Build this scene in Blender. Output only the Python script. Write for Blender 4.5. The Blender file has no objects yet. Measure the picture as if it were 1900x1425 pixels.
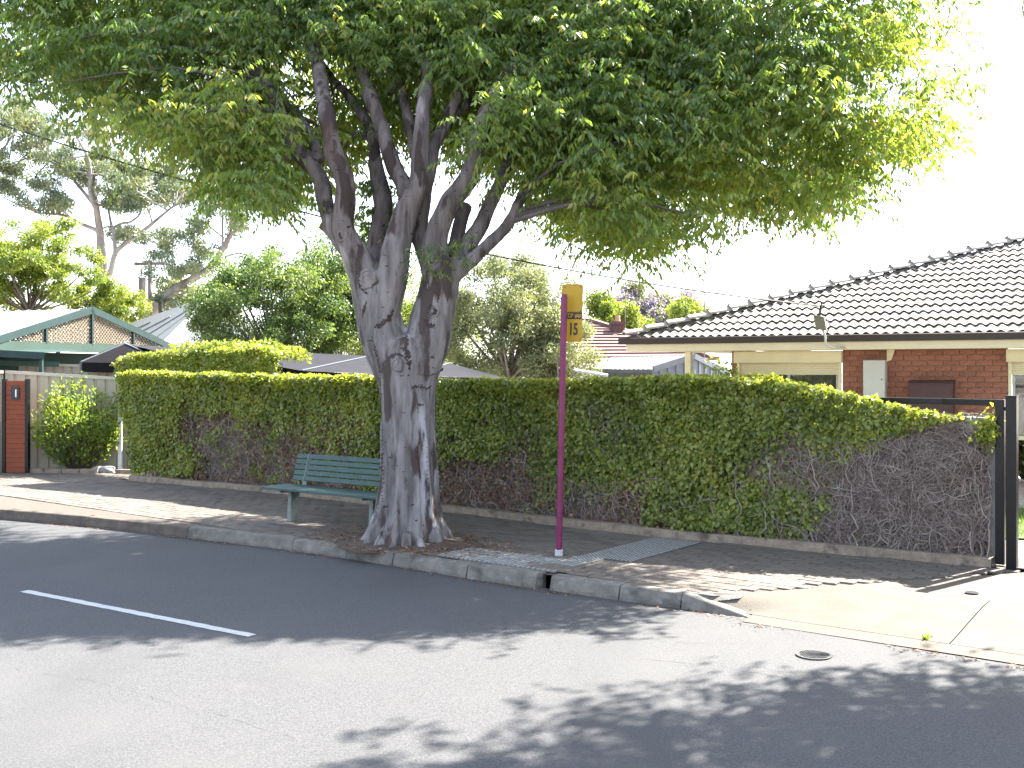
import bpy, bmesh, math, random
import numpy as np
from mathutils import Vector, Matrix

random.seed(7)
rng = np.random.default_rng(7)
SC = bpy.context.scene
COL = SC.collection

# ------------------------------------------------------------------ camera, sky, sun, exposure
CAM_H = 1.90          # metres above the footpath (z = 0); the road lies 0.13 lower
FPX = 1950.0          # focal length in pixels of the 1900 px wide photograph
HOR = 690.0           # row of the horizon
cam = bpy.data.cameras.new('camera')
cam.sensor_width = 36.0
cam.lens = 36.0 * FPX / 1900.0
cam.clip_end = 3000.0
cam.shift_y = (HOR - 712.5) / 1900.0
cam_o = bpy.data.objects.new('camera', cam)
COL.objects.link(cam_o)
cam_o.location = (0, 0, CAM_H)
cam_o.rotation_euler = (math.radians(90), 0, 0)
SC.camera = cam_o

SUN_X, SUN_Y = 0.76, 0.62                       # direction to the sun: (SUN_X, SUN_Y, 1)
SUN_EL = math.atan2(1.0, math.hypot(SUN_X, SUN_Y))
SUN_AZ = math.atan2(SUN_X, SUN_Y)               # clockwise from +Y
world = bpy.data.worlds.new('World')
SC.world = world
world.use_nodes = True
wn, wl = world.node_tree.nodes, world.node_tree.links
wn.clear()
w_out = wn.new('ShaderNodeOutputWorld')
w_bg = wn.new('ShaderNodeBackground')
w_sky = wn.new('ShaderNodeTexSky')
w_sky.sky_type = 'NISHITA'
w_sky.sun_disc = False
w_sky.sun_elevation = SUN_EL
w_sky.sun_rotation = SUN_AZ
w_sky.air_density = 1.0
w_sky.dust_density = 1.6
w_sky.ozone_density = 1.0
w_geo = wn.new('ShaderNodeTexCoord')
w_map = wn.new('ShaderNodeMapping')
w_map.inputs['Scale'].default_value = (1.0, 1.0, 2.6)
w_noise = wn.new('ShaderNodeTexNoise')
w_noise.inputs['Scale'].default_value = 1.7
w_noise.inputs['Detail'].default_value = 7.0
w_noise.inputs['Roughness'].default_value = 0.55
w_ramp = wn.new('ShaderNodeValToRGB')
w_ramp.color_ramp.elements[0].position = 0.40
w_ramp.color_ramp.elements[0].color = (0.10, 0.10, 0.10, 1)
w_ramp.color_ramp.elements[1].position = 0.66
w_ramp.color_ramp.elements[1].color = (0.75, 0.75, 0.75, 1)
w_mix = wn.new('ShaderNodeMixRGB')
w_mix.inputs[2].default_value = (4.2, 4.4, 5.0, 1)     # thin high cloud, same units as the sky
wl.new(w_geo.outputs['Generated'], w_map.inputs['Vector'])
wl.new(w_map.outputs['Vector'], w_noise.inputs['Vector'])
wl.new(w_noise.outputs['Fac'], w_ramp.inputs['Fac'])
wl.new(w_ramp.outputs['Color'], w_mix.inputs[0])
wl.new(w_sky.outputs['Color'], w_mix.inputs[1])
wl.new(w_mix.outputs['Color'], w_bg.inputs['Color'])
wl.new(w_bg.outputs['Background'], w_out.inputs['Surface'])
w_bg.inputs['Strength'].default_value = 0.10

sun = bpy.data.lights.new('sun', 'SUN')
sun.energy = 5.0
sun.angle = math.radians(0.53)
sun.color = (1.0, 0.955, 0.88)
sun_o = bpy.data.objects.new('sun', sun)
COL.objects.link(sun_o)
sun_o.location = (20, 20, 30)
sun_o.rotation_euler = Vector((-SUN_X, -SUN_Y, -1.0)).to_track_quat('-Z', 'Y').to_euler()

SC.view_settings.view_transform = 'Standard'
SC.view_settings.look = 'None'
SC.view_settings.exposure = 2.95
SC.view_settings.gamma = 1.0
SC.cycles.max_bounces = 10
SC.cycles.diffuse_bounces = 5
SC.cycles.transmission_bounces = 6
SC.cycles.transparent_max_bounces = 6
SC.cycles.caustics_reflective = False
SC.cycles.caustics_refractive = False

# ------------------------------------------------------------------ helpers
def gp(x, y, z=0.0):
    """ground point seen at photo pixel (x, y) on the level z"""
    d = (CAM_H - z) * FPX / (y - HOR)
    return Vector(((x - 950.0) * d / FPX, d, z))

def at(x, y, d):
    """point on the ray of pixel (x, y) at the distance d along the view axis"""
    return Vector(((x - 950.0) * d / FPX, d, CAM_H + (HOR - y) * d / FPX))

def px_of(P):
    P = np.asarray(P, dtype=float)
    return 950.0 + FPX * P[..., 0] / P[..., 1], HOR - FPX * (P[..., 2] - CAM_H) / P[..., 1]

def V(*a):
    return Vector(a)

MATS = {}
def mat(name, col, col2=None, rough=0.8, scale=6.0, detail=5.0, stretch=(1, 1, 1), bump=0.0, bump_scale=None,
        spots=None, metallic=0.0, lo=0.35, hi=0.65, spec=0.35):
    """principled surface: two colours mixed by noise, optional darker spots, fine relief"""
    m = bpy.data.materials.new(name)
    m.use_nodes = True
    n, l = m.node_tree.nodes, m.node_tree.links
    b = n['Principled BSDF']
    b.inputs['Roughness'].default_value = rough
    b.inputs['Metallic'].default_value = metallic
    b.inputs['Specular IOR Level'].default_value = spec
    tc = n.new('ShaderNodeTexCoord')
    mp = n.new('ShaderNodeMapping')
    mp.inputs['Scale'].default_value = stretch
    l.new(tc.outputs['Object'], mp.inputs['Vector'])
    nz = n.new('ShaderNodeTexNoise')
    nz.inputs['Scale'].default_value = scale
    nz.inputs['Detail'].default_value = detail
    nz.inputs['Roughness'].default_value = 0.62
    l.new(mp.outputs['Vector'], nz.inputs['Vector'])
    rp = n.new('ShaderNodeValToRGB')
    rp.color_ramp.elements[0].position = lo
    rp.color_ramp.elements[1].position = hi
    c2 = col2 if col2 else tuple(c * 0.8 for c in col)
    rp.color_ramp.elements[0].color = (*c2, 1)
    rp.color_ramp.elements[1].color = (*col, 1)
    l.new(nz.outputs['Fac'], rp.inputs['Fac'])
    last = rp.outputs['Color']
    for sp in (spots or []):
        # (colour, noise scale, low, high, stretch)
        mp2 = n.new('ShaderNodeMapping')
        mp2.inputs['Scale'].default_value = sp[4]
        mp2.inputs['Location'].default_value = (3.1 * sp[1], 1.7, 0.4)
        l.new(tc.outputs['Object'], mp2.inputs['Vector'])
        n2 = n.new('ShaderNodeTexNoise')
        n2.inputs['Scale'].default_value = sp[1]
        n2.inputs['Detail'].default_value = 4.0
        l.new(mp2.outputs['Vector'], n2.inputs['Vector'])
        r2 = n.new('ShaderNodeValToRGB')
        r2.color_ramp.elements[0].position = sp[2]
        r2.color_ramp.elements[1].position = sp[3]
        l.new(n2.outputs['Fac'], r2.inputs['Fac'])
        mx = n.new('ShaderNodeMixRGB')
        mx.inputs[2].default_value = (*sp[0], 1)
        l.new(r2.outputs['Color'], mx.inputs[0])
        l.new(last, mx.inputs[1])
        last = mx.outputs['Color']
    l.new(last, b.inputs['Base Color'])
    if bump:
        nb = n.new('ShaderNodeTexNoise')
        nb.inputs['Scale'].default_value = bump_scale or scale * 4
        nb.inputs['Detail'].default_value = 4.0
        l.new(mp.outputs['Vector'], nb.inputs['Vector'])
        bp = n.new('ShaderNodeBump')
        bp.inputs['Strength'].default_value = bump
        bp.inputs['Distance'].default_value = 0.02
        l.new(nb.outputs['Fac'], bp.inputs['Height'])
        l.new(bp.outputs['Normal'], b.inputs['Normal'])
    MATS[name] = m
    return m

def leaf_mat(name, stops, trans=0.42, trans_boost=1.5, rough=0.5, spec=0.35):
    """leaf: colour picked per leaf from the attribute tint, part of the light passes through"""
    m = bpy.data.materials.new(name)
    m.use_nodes = True
    n, l = m.node_tree.nodes, m.node_tree.links
    b = n['Principled BSDF']
    out = n['Material Output']
    b.inputs['Roughness'].default_value = rough
    b.inputs['Specular IOR Level'].default_value = spec
    a = n.new('ShaderNodeAttribute')
    a.attribute_name = 'tint'
    rp = n.new('ShaderNodeValToRGB')
    el = rp.color_ramp.elements
    el[0].position, el[0].color = stops[0][0], (*stops[0][1], 1)
    el[1].position, el[1].color = stops[-1][0], (*stops[-1][1], 1)
    for p, c in stops[1:-1]:
        e = el.new(p)
        e.color = (*c, 1)
    l.new(a.outputs['Fac'], rp.inputs['Fac'])
    l.new(rp.outputs['Color'], b.inputs['Base Color'])
    t = n.new('ShaderNodeBsdfTranslucent')
    g = n.new('ShaderNodeMixRGB')
    g.blend_type = 'MULTIPLY'
    g.inputs[0].default_value = 1.0
    g.inputs[2].default_value = (1.25 * trans_boost, 1.2 * trans_boost, 0.45 * trans_boost, 1)
    l.new(rp.outputs['Color'], g.inputs[1])
    l.new(g.outputs['Color'], t.inputs['Color'])
    mx = n.new('ShaderNodeMixShader')
    mx.inputs[0].default_value = trans
    l.new(b.outputs['BSDF'], mx.inputs[1])
    l.new(t.outputs['BSDF'], mx.inputs[2])
    l.new(mx.outputs['Shader'], out.inputs['Surface'])
    MATS[name] = m
    return m

def tag(o, label=None, cat=None, group=None, kind=None):
    if label: o['label'] = label
    if cat: o['category'] = cat
    if group: o['group'] = group
    if kind: o['kind'] = kind
    return o

def empty(name, loc=(0, 0, 0), label=None, cat=None, group=None):
    o = bpy.data.objects.new(name, None)
    o.empty_display_size = 0.2
    COL.objects.link(o)
    o.location = loc
    o.matrix_world = Matrix.Translation(Vector(loc))
    return tag(o, label, cat, group)

def link(name, me, m=None, parent=None, smooth=False):
    """link a mesh given in world coordinates; a child keeps its place under its parent"""
    if m is not None and len(me.materials) == 0:
        me.materials.append(MATS[m] if isinstance(m, str) else m)
    if smooth:
        me.polygons.foreach_set('use_smooth', [True] * len(me.polygons))
    o = bpy.data.objects.new(name, me)
    COL.objects.link(o)
    if parent is not None:
        o.parent = parent
        o.matrix_parent_inverse = INV.get(parent.name) or inv_of(parent)
    return o

INV = {}
def inv_of(p):
    m = Matrix.Identity(4)
    q = p
    while q is not None:                       # only translations and local matrices made here
        m = q.matrix_basis @ m if q.parent is None else q.matrix_parent_inverse @ q.matrix_basis @ m
        q = q.parent
    INV[p.name] = m.inverted()
    return INV[p.name]

class MB:
    """collects faces and links them as one mesh object"""
    def __init__(self):
        self.v, self.f = [], []
    def add(self, vs, fs):
        k = len(self.v)
        self.v += [tuple(p) for p in vs]
        self.f += [tuple(i + k for i in f) for f in fs]
        return self
    def quad(self, a, b, c, d):
        return self.add([a, b, c, d], [(0, 1, 2, 3)])
    def box(self, c, ax, ay, az):
        """centre and three half-axis vectors"""
        c, ax, ay, az = Vector(c), Vector(ax), Vector(ay), Vector(az)
        vs = [c + sx * ax + sy * ay + sz * az for sz in (-1, 1) for sy in (-1, 1) for sx in (-1, 1)]
        return self.add(vs, [(0, 2, 3, 1), (4, 5, 7, 6), (0, 1, 5, 4), (2, 6, 7, 3), (0, 4, 6, 2), (1, 3, 7, 5)])
    def bar(self, a, b, w, h, up=(0, 0, 1)):
        """box from a to b, w wide and h high"""
        a, b = Vector(a), Vector(b)
        t = b - a
        L = t.length
        t = t / L
        s = t.cross(Vector(up))
        if s.length < 1e-4:
            s = t.cross(Vector((0, 1, 0)))
        s.normalize()
        n = s.cross(t).normalized()
        return self.box((a + b) / 2, t * L / 2, s * w / 2, n * h / 2)
    def tube(self, pts, rad, n=8, caps=True):
        pts = [Vector(p) for p in pts]
        if not hasattr(rad, '__len__'):
            rad = [rad] * len(pts)
        k = len(self.v)
        prev = None
        for i, p in enumerate(pts):
            t = (pts[min(i + 1, len(pts) - 1)] - pts[max(i - 1, 0)]).normalized()
            if prev is None:
                s = t.cross(Vector((0.13, 0.97, 0.2)))
                if s.length < 1e-3:
                    s = t.cross(Vector((1, 0, 0)))
            else:
                s = prev - t * prev.dot(t)
            s.normalize()
            prev = s
            q = t.cross(s)
            for j in range(n):
                a = 2 * math.pi * j / n
                self.v.append(tuple(p + (s * math.cos(a) + q * math.sin(a)) * rad[i]))
        for i in range(len(pts) - 1):
            for j in range(n):
                j2 = (j + 1) % n
                self.f.append((k + i * n + j, k + i * n + j2, k + (i + 1) * n + j2, k + (i + 1) * n + j))
        if caps:
            self.f.append(tuple(k + j for j in reversed(range(n))))
            self.f.append(tuple(k + (len(pts) - 1) * n + j for j in range(n)))
        return self
    def prism(self, poly, d):
        """polygon (list of points) pushed along the vector d"""
        n = len(poly)
        d = Vector(d)
        vs = [Vector(p) for p in poly] + [Vector(p) + d for p in poly]
        fs = [tuple(reversed(range(n))), tuple(range(n, 2 * n))]
        fs += [(i, (i + 1) % n, n + (i + 1) % n, n + i) for i in range(n)]
        return self.add(vs, fs)
    def mesh(self, name):
        me = bpy.data.meshes.new(name)
        me.from_pydata(self.v, [], self.f)
        bm = bmesh.new()
        bm.from_mesh(me)
        bmesh.ops.recalc_face_normals(bm, faces=bm.faces)
        bm.to_mesh(me)
        bm.free()
        return me
    def build(self, name, m, parent=None, smooth=False, bevel=0.0):
        me = self.mesh(name)
        o = link(name, me, m, parent, smooth)
        if bevel:
            b = o.modifiers.new('bevel', 'BEVEL')
            b.width = bevel
            b.segments = 2
            b.limit_method = 'ANGLE'
        return o

def np_mesh(name, verts, quads, tint=None):
    me = bpy.data.meshes.new(name)
    nv, nq, k = len(verts), len(quads), quads.shape[1]
    me.vertices.add(nv)
    me.vertices.foreach_set('co', np.ascontiguousarray(verts, dtype=np.float32).ravel())
    me.loops.add(nq * k)
    me.loops.foreach_set('vertex_index', np.ascontiguousarray(quads, dtype=np.int32).ravel())
    me.polygons.add(nq)
    me.polygons.foreach_set('loop_start', np.arange(0, nq * k, k, dtype=np.int32))
    if tint is not None:
        at_ = me.attributes.new('tint', 'FLOAT', 'POINT')
        at_.data.foreach_set('value', np.ascontiguousarray(tint, dtype=np.float32))
    me.update(calc_edges=True)
    return me

def norm(a):
    return a / np.maximum(np.linalg.norm(a, axis=-1, keepdims=True), 1e-9)

def leaf_mesh(name, P, D, N, L, W, tint, fold=0.12, wide=0.45):
    """one folded kite per leaf: P base, D direction, N up side"""
    D = norm(D)
    S = norm(np.cross(D, N))
    N = np.cross(S, D)
    L, W = L[:, None], W[:, None]
    mid = P + D * L * wide
    up = N * W * fold
    v = np.stack([P, mid + S * W * 0.5 + up, P + D * L, mid - S * W * 0.5 + up], axis=1).reshape(-1, 3)
    q = np.arange(len(P) * 4).reshape(-1, 4)
    return np_mesh(name, v, q, np.repeat(tint, 4))

def rand_dir(n):
    return norm(rng.normal(size=(n, 3)))

# smooth value noise for numpy points
_G = rng.random((32, 32, 32))
def vnoise(P):
    P = np.asarray(P, dtype=float)
    i = np.floor(P).astype(int)
    f = P - i
    f = f * f * (3 - 2 * f)
    r = 0
    for dx in (0, 1):
        for dy in (0, 1):
            for dz in (0, 1):
                w = (f[..., 0] if dx else 1 - f[..., 0]) * (f[..., 1] if dy else 1 - f[..., 1]) * (f[..., 2] if dz else 1 - f[..., 2])
                r = r + w * _G[(i[..., 0] + dx) % 32, (i[..., 1] + dy) % 32, (i[..., 2] + dz) % 32]
    return r

# ------------------------------------------------------------------ materials
mat('asphalt', (0.066, 0.0655, 0.066), (0.038, 0.038, 0.0395), rough=0.92, scale=75, detail=3, bump=0.25, bump_scale=120, lo=0.40, hi=0.60,
    spots=[((0.062, 0.061, 0.060), 0.8, 0.50, 0.80, (1, 1, 1)), ((0.043, 0.043, 0.0435), 0.55, 0.53, 0.80, (1.6, 0.7, 1)), ((0.024, 0.024, 0.025), 130, 0.62, 0.70, (1, 1, 1)),
           ((0.125, 0.120, 0.112), 150, 0.655, 0.70, (1, 1, 1))])
mat('road_paint', (0.387, 0.387, 0.377), (0.273, 0.273, 0.268), rough=0.7, scale=30, lo=0.3, hi=0.5)
mat('paver', (0.132, 0.109, 0.089), (0.100, 0.083, 0.069), rough=0.9, scale=3.0, bump=0.3, bump_scale=90,
    spots=[((0.080, 0.064, 0.054), 60, 0.58, 0.72, (1, 1, 1)), ((0.147, 0.128, 0.109), 1.1, 0.5, 0.75, (1, 1, 1))])
mat('paver_dark', (0.110, 0.089, 0.073), (0.084, 0.069, 0.058), rough=0.9, scale=5.0, bump=0.3, bump_scale=90)
mat('joint_sand', (0.096, 0.080, 0.064), (0.064, 0.053, 0.045), rough=0.95, scale=30, bump=0.4)
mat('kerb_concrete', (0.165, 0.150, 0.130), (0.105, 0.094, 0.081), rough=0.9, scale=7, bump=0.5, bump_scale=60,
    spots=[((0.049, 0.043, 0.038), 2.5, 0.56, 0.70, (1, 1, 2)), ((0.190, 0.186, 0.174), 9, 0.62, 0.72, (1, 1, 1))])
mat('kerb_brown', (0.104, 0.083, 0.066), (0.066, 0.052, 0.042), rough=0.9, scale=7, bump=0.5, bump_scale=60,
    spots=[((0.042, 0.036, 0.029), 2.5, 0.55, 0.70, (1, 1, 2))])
mat('drive_concrete', (0.096, 0.081, 0.064), (0.076, 0.064, 0.050), rough=0.9, scale=3.5, bump=0.3, bump_scale=80,
    spots=[((0.100, 0.086, 0.072), 1.3, 0.60, 0.80, (1, 1, 1)), ((0.090, 0.079, 0.068), 120, 0.63, 0.75, (1, 1, 1))])
mat('edge_concrete', (0.242, 0.190, 0.138), (0.150, 0.118, 0.092), rough=0.95, scale=9, bump=0.6, bump_scale=40,
    spots=[((0.081, 0.063, 0.052), 5, 0.58, 0.7, (1, 1, 1))])
mat('soil', (0.092, 0.064, 0.048), (0.056, 0.039, 0.031), rough=1.0, scale=14, bump=0.8, bump_scale=60)
mat('ground_dirt', (0.162, 0.138, 0.108), (0.108, 0.090, 0.072), rough=1.0, scale=2)
mat('lawn_base', (0.070, 0.112, 0.025), (0.049, 0.077, 0.021), rough=1.0, scale=12)
mat('tactile', (0.27, 0.262, 0.245), (0.20, 0.195, 0.182), rough=0.85, scale=12)
mat('cast_iron', (0.062, 0.060, 0.058), (0.040, 0.039, 0.038), rough=0.75, scale=40, bump=0.5)
mat('bark', (0.190, 0.172, 0.170), (0.080, 0.070, 0.068), rough=0.85, scale=5.5, detail=8, stretch=(1.5, 1.5, 0.22), bump=1.0, bump_scale=14,
    lo=0.38, hi=0.60,
    spots=[((0.30, 0.285, 0.30), 2.6, 0.585, 0.68, (1.8, 1.8, 0.30)),
           ((0.049, 0.036, 0.033), 3.6, 0.545, 0.60, (1.5, 1.5, 0.42)),
           ((0.023, 0.018, 0.018), 11.0, 0.66, 0.70, (0.8, 0.8, 2.2)),
           ((0.086, 0.049, 0.036), 1.9, 0.62, 0.72, (1.2, 1.2, 0.5))])
mat('limb_bark', (0.125, 0.105, 0.100), (0.070, 0.056, 0.053), rough=0.9, scale=4, detail=8, stretch=(1.5, 1.5, 0.3), bump=0.7, bump_scale=18,
    spots=[((0.025, 0.020, 0.019), 9, 0.64, 0.70, (1, 1, 1.6))])
mat('knot_wood', (0.238, 0.210, 0.196), (0.112, 0.091, 0.084), rough=0.9, scale=14, bump=0.8)
mat('dark_scar', (0.060, 0.042, 0.036), (0.032, 0.022, 0.019), rough=0.95, scale=20, bump=0.8)
mat('twig', (0.14, 0.105, 0.085), (0.08, 0.06, 0.05), rough=0.95, scale=8)
mat('grey_bark', (0.252, 0.238, 0.231), (0.154, 0.140, 0.133), rough=0.9, scale=3, stretch=(1, 1, 0.4))
mat('pale_bark', (0.330, 0.300, 0.285), (0.150, 0.124, 0.112), rough=0.9, scale=1.6, stretch=(1, 1, 0.4))
mat('vine', (0.235, 0.180, 0.155), (0.135, 0.100, 0.087), rough=0.95, scale=7)
mat('vine_pale', (0.36, 0.31, 0.275), (0.23, 0.19, 0.165), rough=0.95, scale=7)
mat('wall_sheet', (0.150, 0.118, 0.098), (0.085, 0.066, 0.056), rough=0.95, scale=9, stretch=(2, 2, 0.6), bump=0.5)  # darker brown than the end sheet: shade behind the vines put into the colour
mat('end_sheet', (0.30, 0.295, 0.29), (0.17, 0.16, 0.155), rough=0.9, scale=5, stretch=(2, 2, 0.4), bump=0.3)
mat('bench_green', (0.035, 0.076, 0.066), (0.025, 0.056, 0.049), rough=0.55, scale=8, stretch=(1, 1, 1), spots=[((0.090, 0.123, 0.112), 30, 0.66, 0.74, (0.3, 0.3, 2))])
mat('bench_steel', (0.192, 0.211, 0.198), (0.128, 0.144, 0.134), rough=0.6, scale=12)
mat('pole_maroon', (0.158, 0.015, 0.064), (0.112, 0.010, 0.048), rough=0.45, scale=10, spots=[((0.291, 0.214, 0.223), 45, 0.70, 0.76, (1, 1, 0.4))])
mat('sign_yellow', (0.350, 0.212, 0.007), (0.310, 0.185, 0.007), rough=0.5, scale=9)
mat('sign_black', (0.018, 0.015, 0.015), rough=0.5)
mat('sign_orange', (0.60, 0.16, 0.02), rough=0.5)
mat('white_sleeve', (0.434, 0.434, 0.434), (0.280, 0.287, 0.294), rough=0.7, scale=20)
mat('black_steel', (0.006, 0.006, 0.008), (0.004, 0.004, 0.005), rough=0.30, scale=8, spec=0.25)
mat('gate_slat', (0.045, 0.028, 0.024), rough=0.5)
mat('roof_tile', (0.215, 0.195, 0.166), (0.172, 0.155, 0.132), rough=0.85, scale=3.5, bump=0.3, bump_scale=60, spots=[((0.186, 0.164, 0.143), 5, 0.62, 0.78, (1, 1, 1))])
mat('roof_cap', (0.319, 0.293, 0.261), (0.255, 0.229, 0.204), rough=0.85, scale=5)
mat('mortar_dark', (0.125, 0.108, 0.096), (0.09, 0.078, 0.07), rough=0.9, scale=12)
mat('gutter_brown', (0.042, 0.029, 0.027), (0.034, 0.024, 0.021), rough=0.5, scale=4)
mat('cream_paint', (0.713, 0.637, 0.410), (0.648, 0.578, 0.373), rough=0.6, scale=2)
mat('cream_light', (0.734, 0.680, 0.486), (0.680, 0.626, 0.454), rough=0.6, scale=2)
mat('shutter', (0.660, 0.583, 0.363), (0.616, 0.539, 0.341), rough=0.5, scale=3)
mat('brick', (0.315, 0.135, 0.085), (0.25, 0.102, 0.066), rough=0.9, scale=9, bump=0.4, bump_scale=60)
mat('brick_dark', (0.27, 0.112, 0.072), (0.215, 0.086, 0.057), rough=0.9, scale=9, bump=0.4, bump_scale=60)
mat('brick_mortar', (0.283, 0.179, 0.133), (0.234, 0.145, 0.107), rough=0.95, scale=20)
mat('meter_white', (0.493, 0.484, 0.442), (0.459, 0.451, 0.408), rough=0.5, scale=3)
mat('meter_brown', (0.065, 0.029, 0.027), (0.053, 0.024, 0.023), rough=0.5, scale=3)
mat('glass', (0.035, 0.04, 0.045), rough=0.06, spec=0.6)
mat('curtain', (0.330, 0.312, 0.270), (0.204, 0.186, 0.162), rough=0.95, scale=2.0, stretch=(5, 5, 0.1))
mat('alu_frame', (0.50, 0.50, 0.49), rough=0.4)
mat('grey_plastic', (0.161, 0.158, 0.126), (0.126, 0.122, 0.101), rough=0.6)
mat('wire', (0.02, 0.02, 0.022), rough=0.6)
mat('fence_cream', (0.374, 0.335, 0.266), (0.331, 0.295, 0.234), rough=0.6, scale=1.5)
mat('fence_cap', (0.450, 0.420, 0.352), rough=0.55, scale=2)
mat('terracotta', (0.221, 0.060, 0.030), (0.178, 0.048, 0.025), rough=0.85, scale=8)
mat('terracotta_gap', (0.294, 0.168, 0.105), rough=0.95, scale=8)
mat('plaque_grey', (0.030, 0.030, 0.034), rough=0.5)
mat('plaque_white', (0.80, 0.80, 0.80), rough=0.5)
mat('white_paint', (0.624, 0.624, 0.624), (0.560, 0.560, 0.560), rough=0.6, scale=4)
mat('rock', (0.228, 0.222, 0.228), (0.144, 0.135, 0.132), rough=0.95, scale=8, bump=0.6)
mat('green_steel', (0.018, 0.044, 0.042), (0.014, 0.035, 0.034), rough=0.55, scale=3)
mat('green_wall', (0.036, 0.068, 0.051), (0.029, 0.057, 0.044), rough=0.7, scale=2)
mat('white_roof', (0.350, 0.350, 0.346), (0.322, 0.322, 0.319), rough=0.55, scale=1.5)
mat('grey_white_roof', (0.131, 0.137, 0.131), (0.117, 0.123, 0.117), rough=0.6, scale=1.5)
mat('lattice', (0.280, 0.231, 0.164), (0.224, 0.185, 0.133), rough=0.85, scale=5)
mat('beige_wall', (0.350, 0.294, 0.210), (0.315, 0.262, 0.189), rough=0.9, scale=2)
mat('shade_cloth', (0.030, 0.030, 0.034), (0.025, 0.025, 0.029), rough=0.95, scale=2.5, spec=0.03)
mat('shade_cloth_dark', (0.013, 0.012, 0.013), (0.010, 0.0095, 0.010), rough=0.95, scale=3, spec=0.03)
mat('shed_grey', (0.094, 0.107, 0.124), (0.081, 0.091, 0.107), rough=0.6, scale=2)
mat('red_tile', (0.156, 0.087, 0.078), (0.114, 0.060, 0.054), rough=0.9, scale=3, bump=0.3)
mat('chimney_brick', (0.119, 0.059, 0.049), (0.077, 0.042, 0.035), rough=0.95, scale=6)
mat('chimney_pot', (0.42, 0.23, 0.15), rough=0.9)
mat('timber_pole', (0.16, 0.125, 0.105), (0.10, 0.08, 0.07), rough=0.95, scale=2, stretch=(3, 3, 0.3))
mat('litter', (0.30, 0.17, 0.10), (0.16, 0.09, 0.06), rough=1.0, scale=20)
mat('litter_pale', (0.52, 0.40, 0.25), (0.34, 0.24, 0.15), rough=1.0, scale=20)
mat('light_wall', (0.385, 0.392, 0.406), rough=0.8)

leaf_mat('tree_leaf', [(0.0, (0.056, 0.098, 0.040)), (0.45, (0.108, 0.165, 0.050)), (0.8, (0.165, 0.220, 0.054)), (1.0, (0.25, 0.21, 0.065))], trans=0.52, trans_boost=1.8, rough=0.42, spec=0.45)
leaf_mat('ivy_leaf', [(0.0, (0.075, 0.098, 0.028)), (0.4, (0.155, 0.195, 0.042)), (0.8, (0.245, 0.285, 0.056)), (1.0, (0.33, 0.29, 0.075))], trans=0.42, trans_boost=1.5, rough=0.40, spec=0.5)
leaf_mat('dry_leaf', [(0.0, (0.100, 0.045, 0.030)), (0.6, (0.200, 0.100, 0.050)), (1.0, (0.300, 0.190, 0.100))], trans=0.2, trans_boost=1.0)
leaf_mat('bush_leaf', [(0.0, (0.043, 0.076, 0.028)), (0.5, (0.084, 0.135, 0.043)), (1.0, (0.178, 0.221, 0.070))], trans=0.36, trans_boost=1.5)
leaf_mat('olive_leaf', [(0.0, (0.074, 0.097, 0.051)), (0.5, (0.143, 0.166, 0.086)), (1.0, (0.275, 0.281, 0.166))], trans=0.30, trans_boost=1.3)
leaf_mat('lime_leaf', [(0.0, (0.075, 0.118, 0.024)), (0.5, (0.145, 0.195, 0.036)), (1.0, (0.235, 0.255, 0.060))], trans=0.40, trans_boost=1.4)
leaf_mat('gum_leaf', [(0.0, (0.058, 0.085, 0.068)), (0.5, (0.105, 0.140, 0.098)), (1.0, (0.20, 0.205, 0.12))], trans=0.30, trans_boost=1.3)
leaf_mat('jacaranda_flower', [(0.0, (0.195, 0.150, 0.360)), (0.5, (0.285, 0.232, 0.465)), (0.6, (0.105, 0.135, 0.038)), (1.0, (0.165, 0.180, 0.045))], trans=0.35, trans_boost=1.1)
leaf_mat('shrub_leaf', [(0.0, (0.065, 0.119, 0.024)), (0.5, (0.130, 0.205, 0.035)), (1.0, (0.248, 0.281, 0.054))], trans=0.42, trans_boost=1.6)
leaf_mat('grass_blade', [(0.0, (0.060, 0.112, 0.016)), (1.0, (0.128, 0.176, 0.028))], trans=0.3)
mat('frond', (0.085, 0.115, 0.055), (0.05, 0.07, 0.035), rough=0.6, scale=5)
tactile_m = mat('tactile_base', (0.105, 0.101, 0.095), (0.082, 0.079, 0.074), rough=0.9, scale=12)
mat('crack', (0.05, 0.05, 0.052), rough=0.95, scale=30)
mat('pale_gravel', (0.34, 0.31, 0.26), (0.26, 0.235, 0.20), rough=0.95, scale=8, bump=0.4)
mat('far_concrete', (0.42, 0.39, 0.34), (0.36, 0.33, 0.29), rough=0.9, scale=4)

# higher up the bark turns brown: the attribute upper, painted per point, tints it
bn_ = MATS['bark'].node_tree
ba = bn_.nodes.new('ShaderNodeAttribute')
ba.attribute_name = 'upper'
bm_ = bn_.nodes.new('ShaderNodeMixRGB')
bm_.blend_type = 'MULTIPLY'
bm_.inputs[2].default_value = (0.66, 0.60, 0.57, 1)
bp_ = bn_.nodes['Principled BSDF']
bl_k = bp_.inputs['Base Color'].links[0]
bsrc = bl_k.from_socket
bn_.links.new(ba.outputs['Fac'], bm_.inputs[0])
bn_.links.new(bsrc, bm_.inputs[1])
bn_.links.new(bm_.outputs['Color'], bp_.inputs['Base Color'])

# ------------------------------------------------------------------ street frame
def inst(name, me, M, parent=None):
    o = bpy.data.objects.new(name, me)
    COL.objects.link(o)
    if parent is not None:
        o.parent = parent
        o.matrix_parent_inverse = INV.get(parent.name) or inv_of(parent)
    o.matrix_basis = M
    return o

def frame(x, y, z, o):
    """matrix from three axis vectors and an origin"""
    M = Matrix.Identity(4)
    for i, a in enumerate((x, y, z, o)):
        for j in range(3):
            M[j][i] = a[j]
    return M

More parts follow.
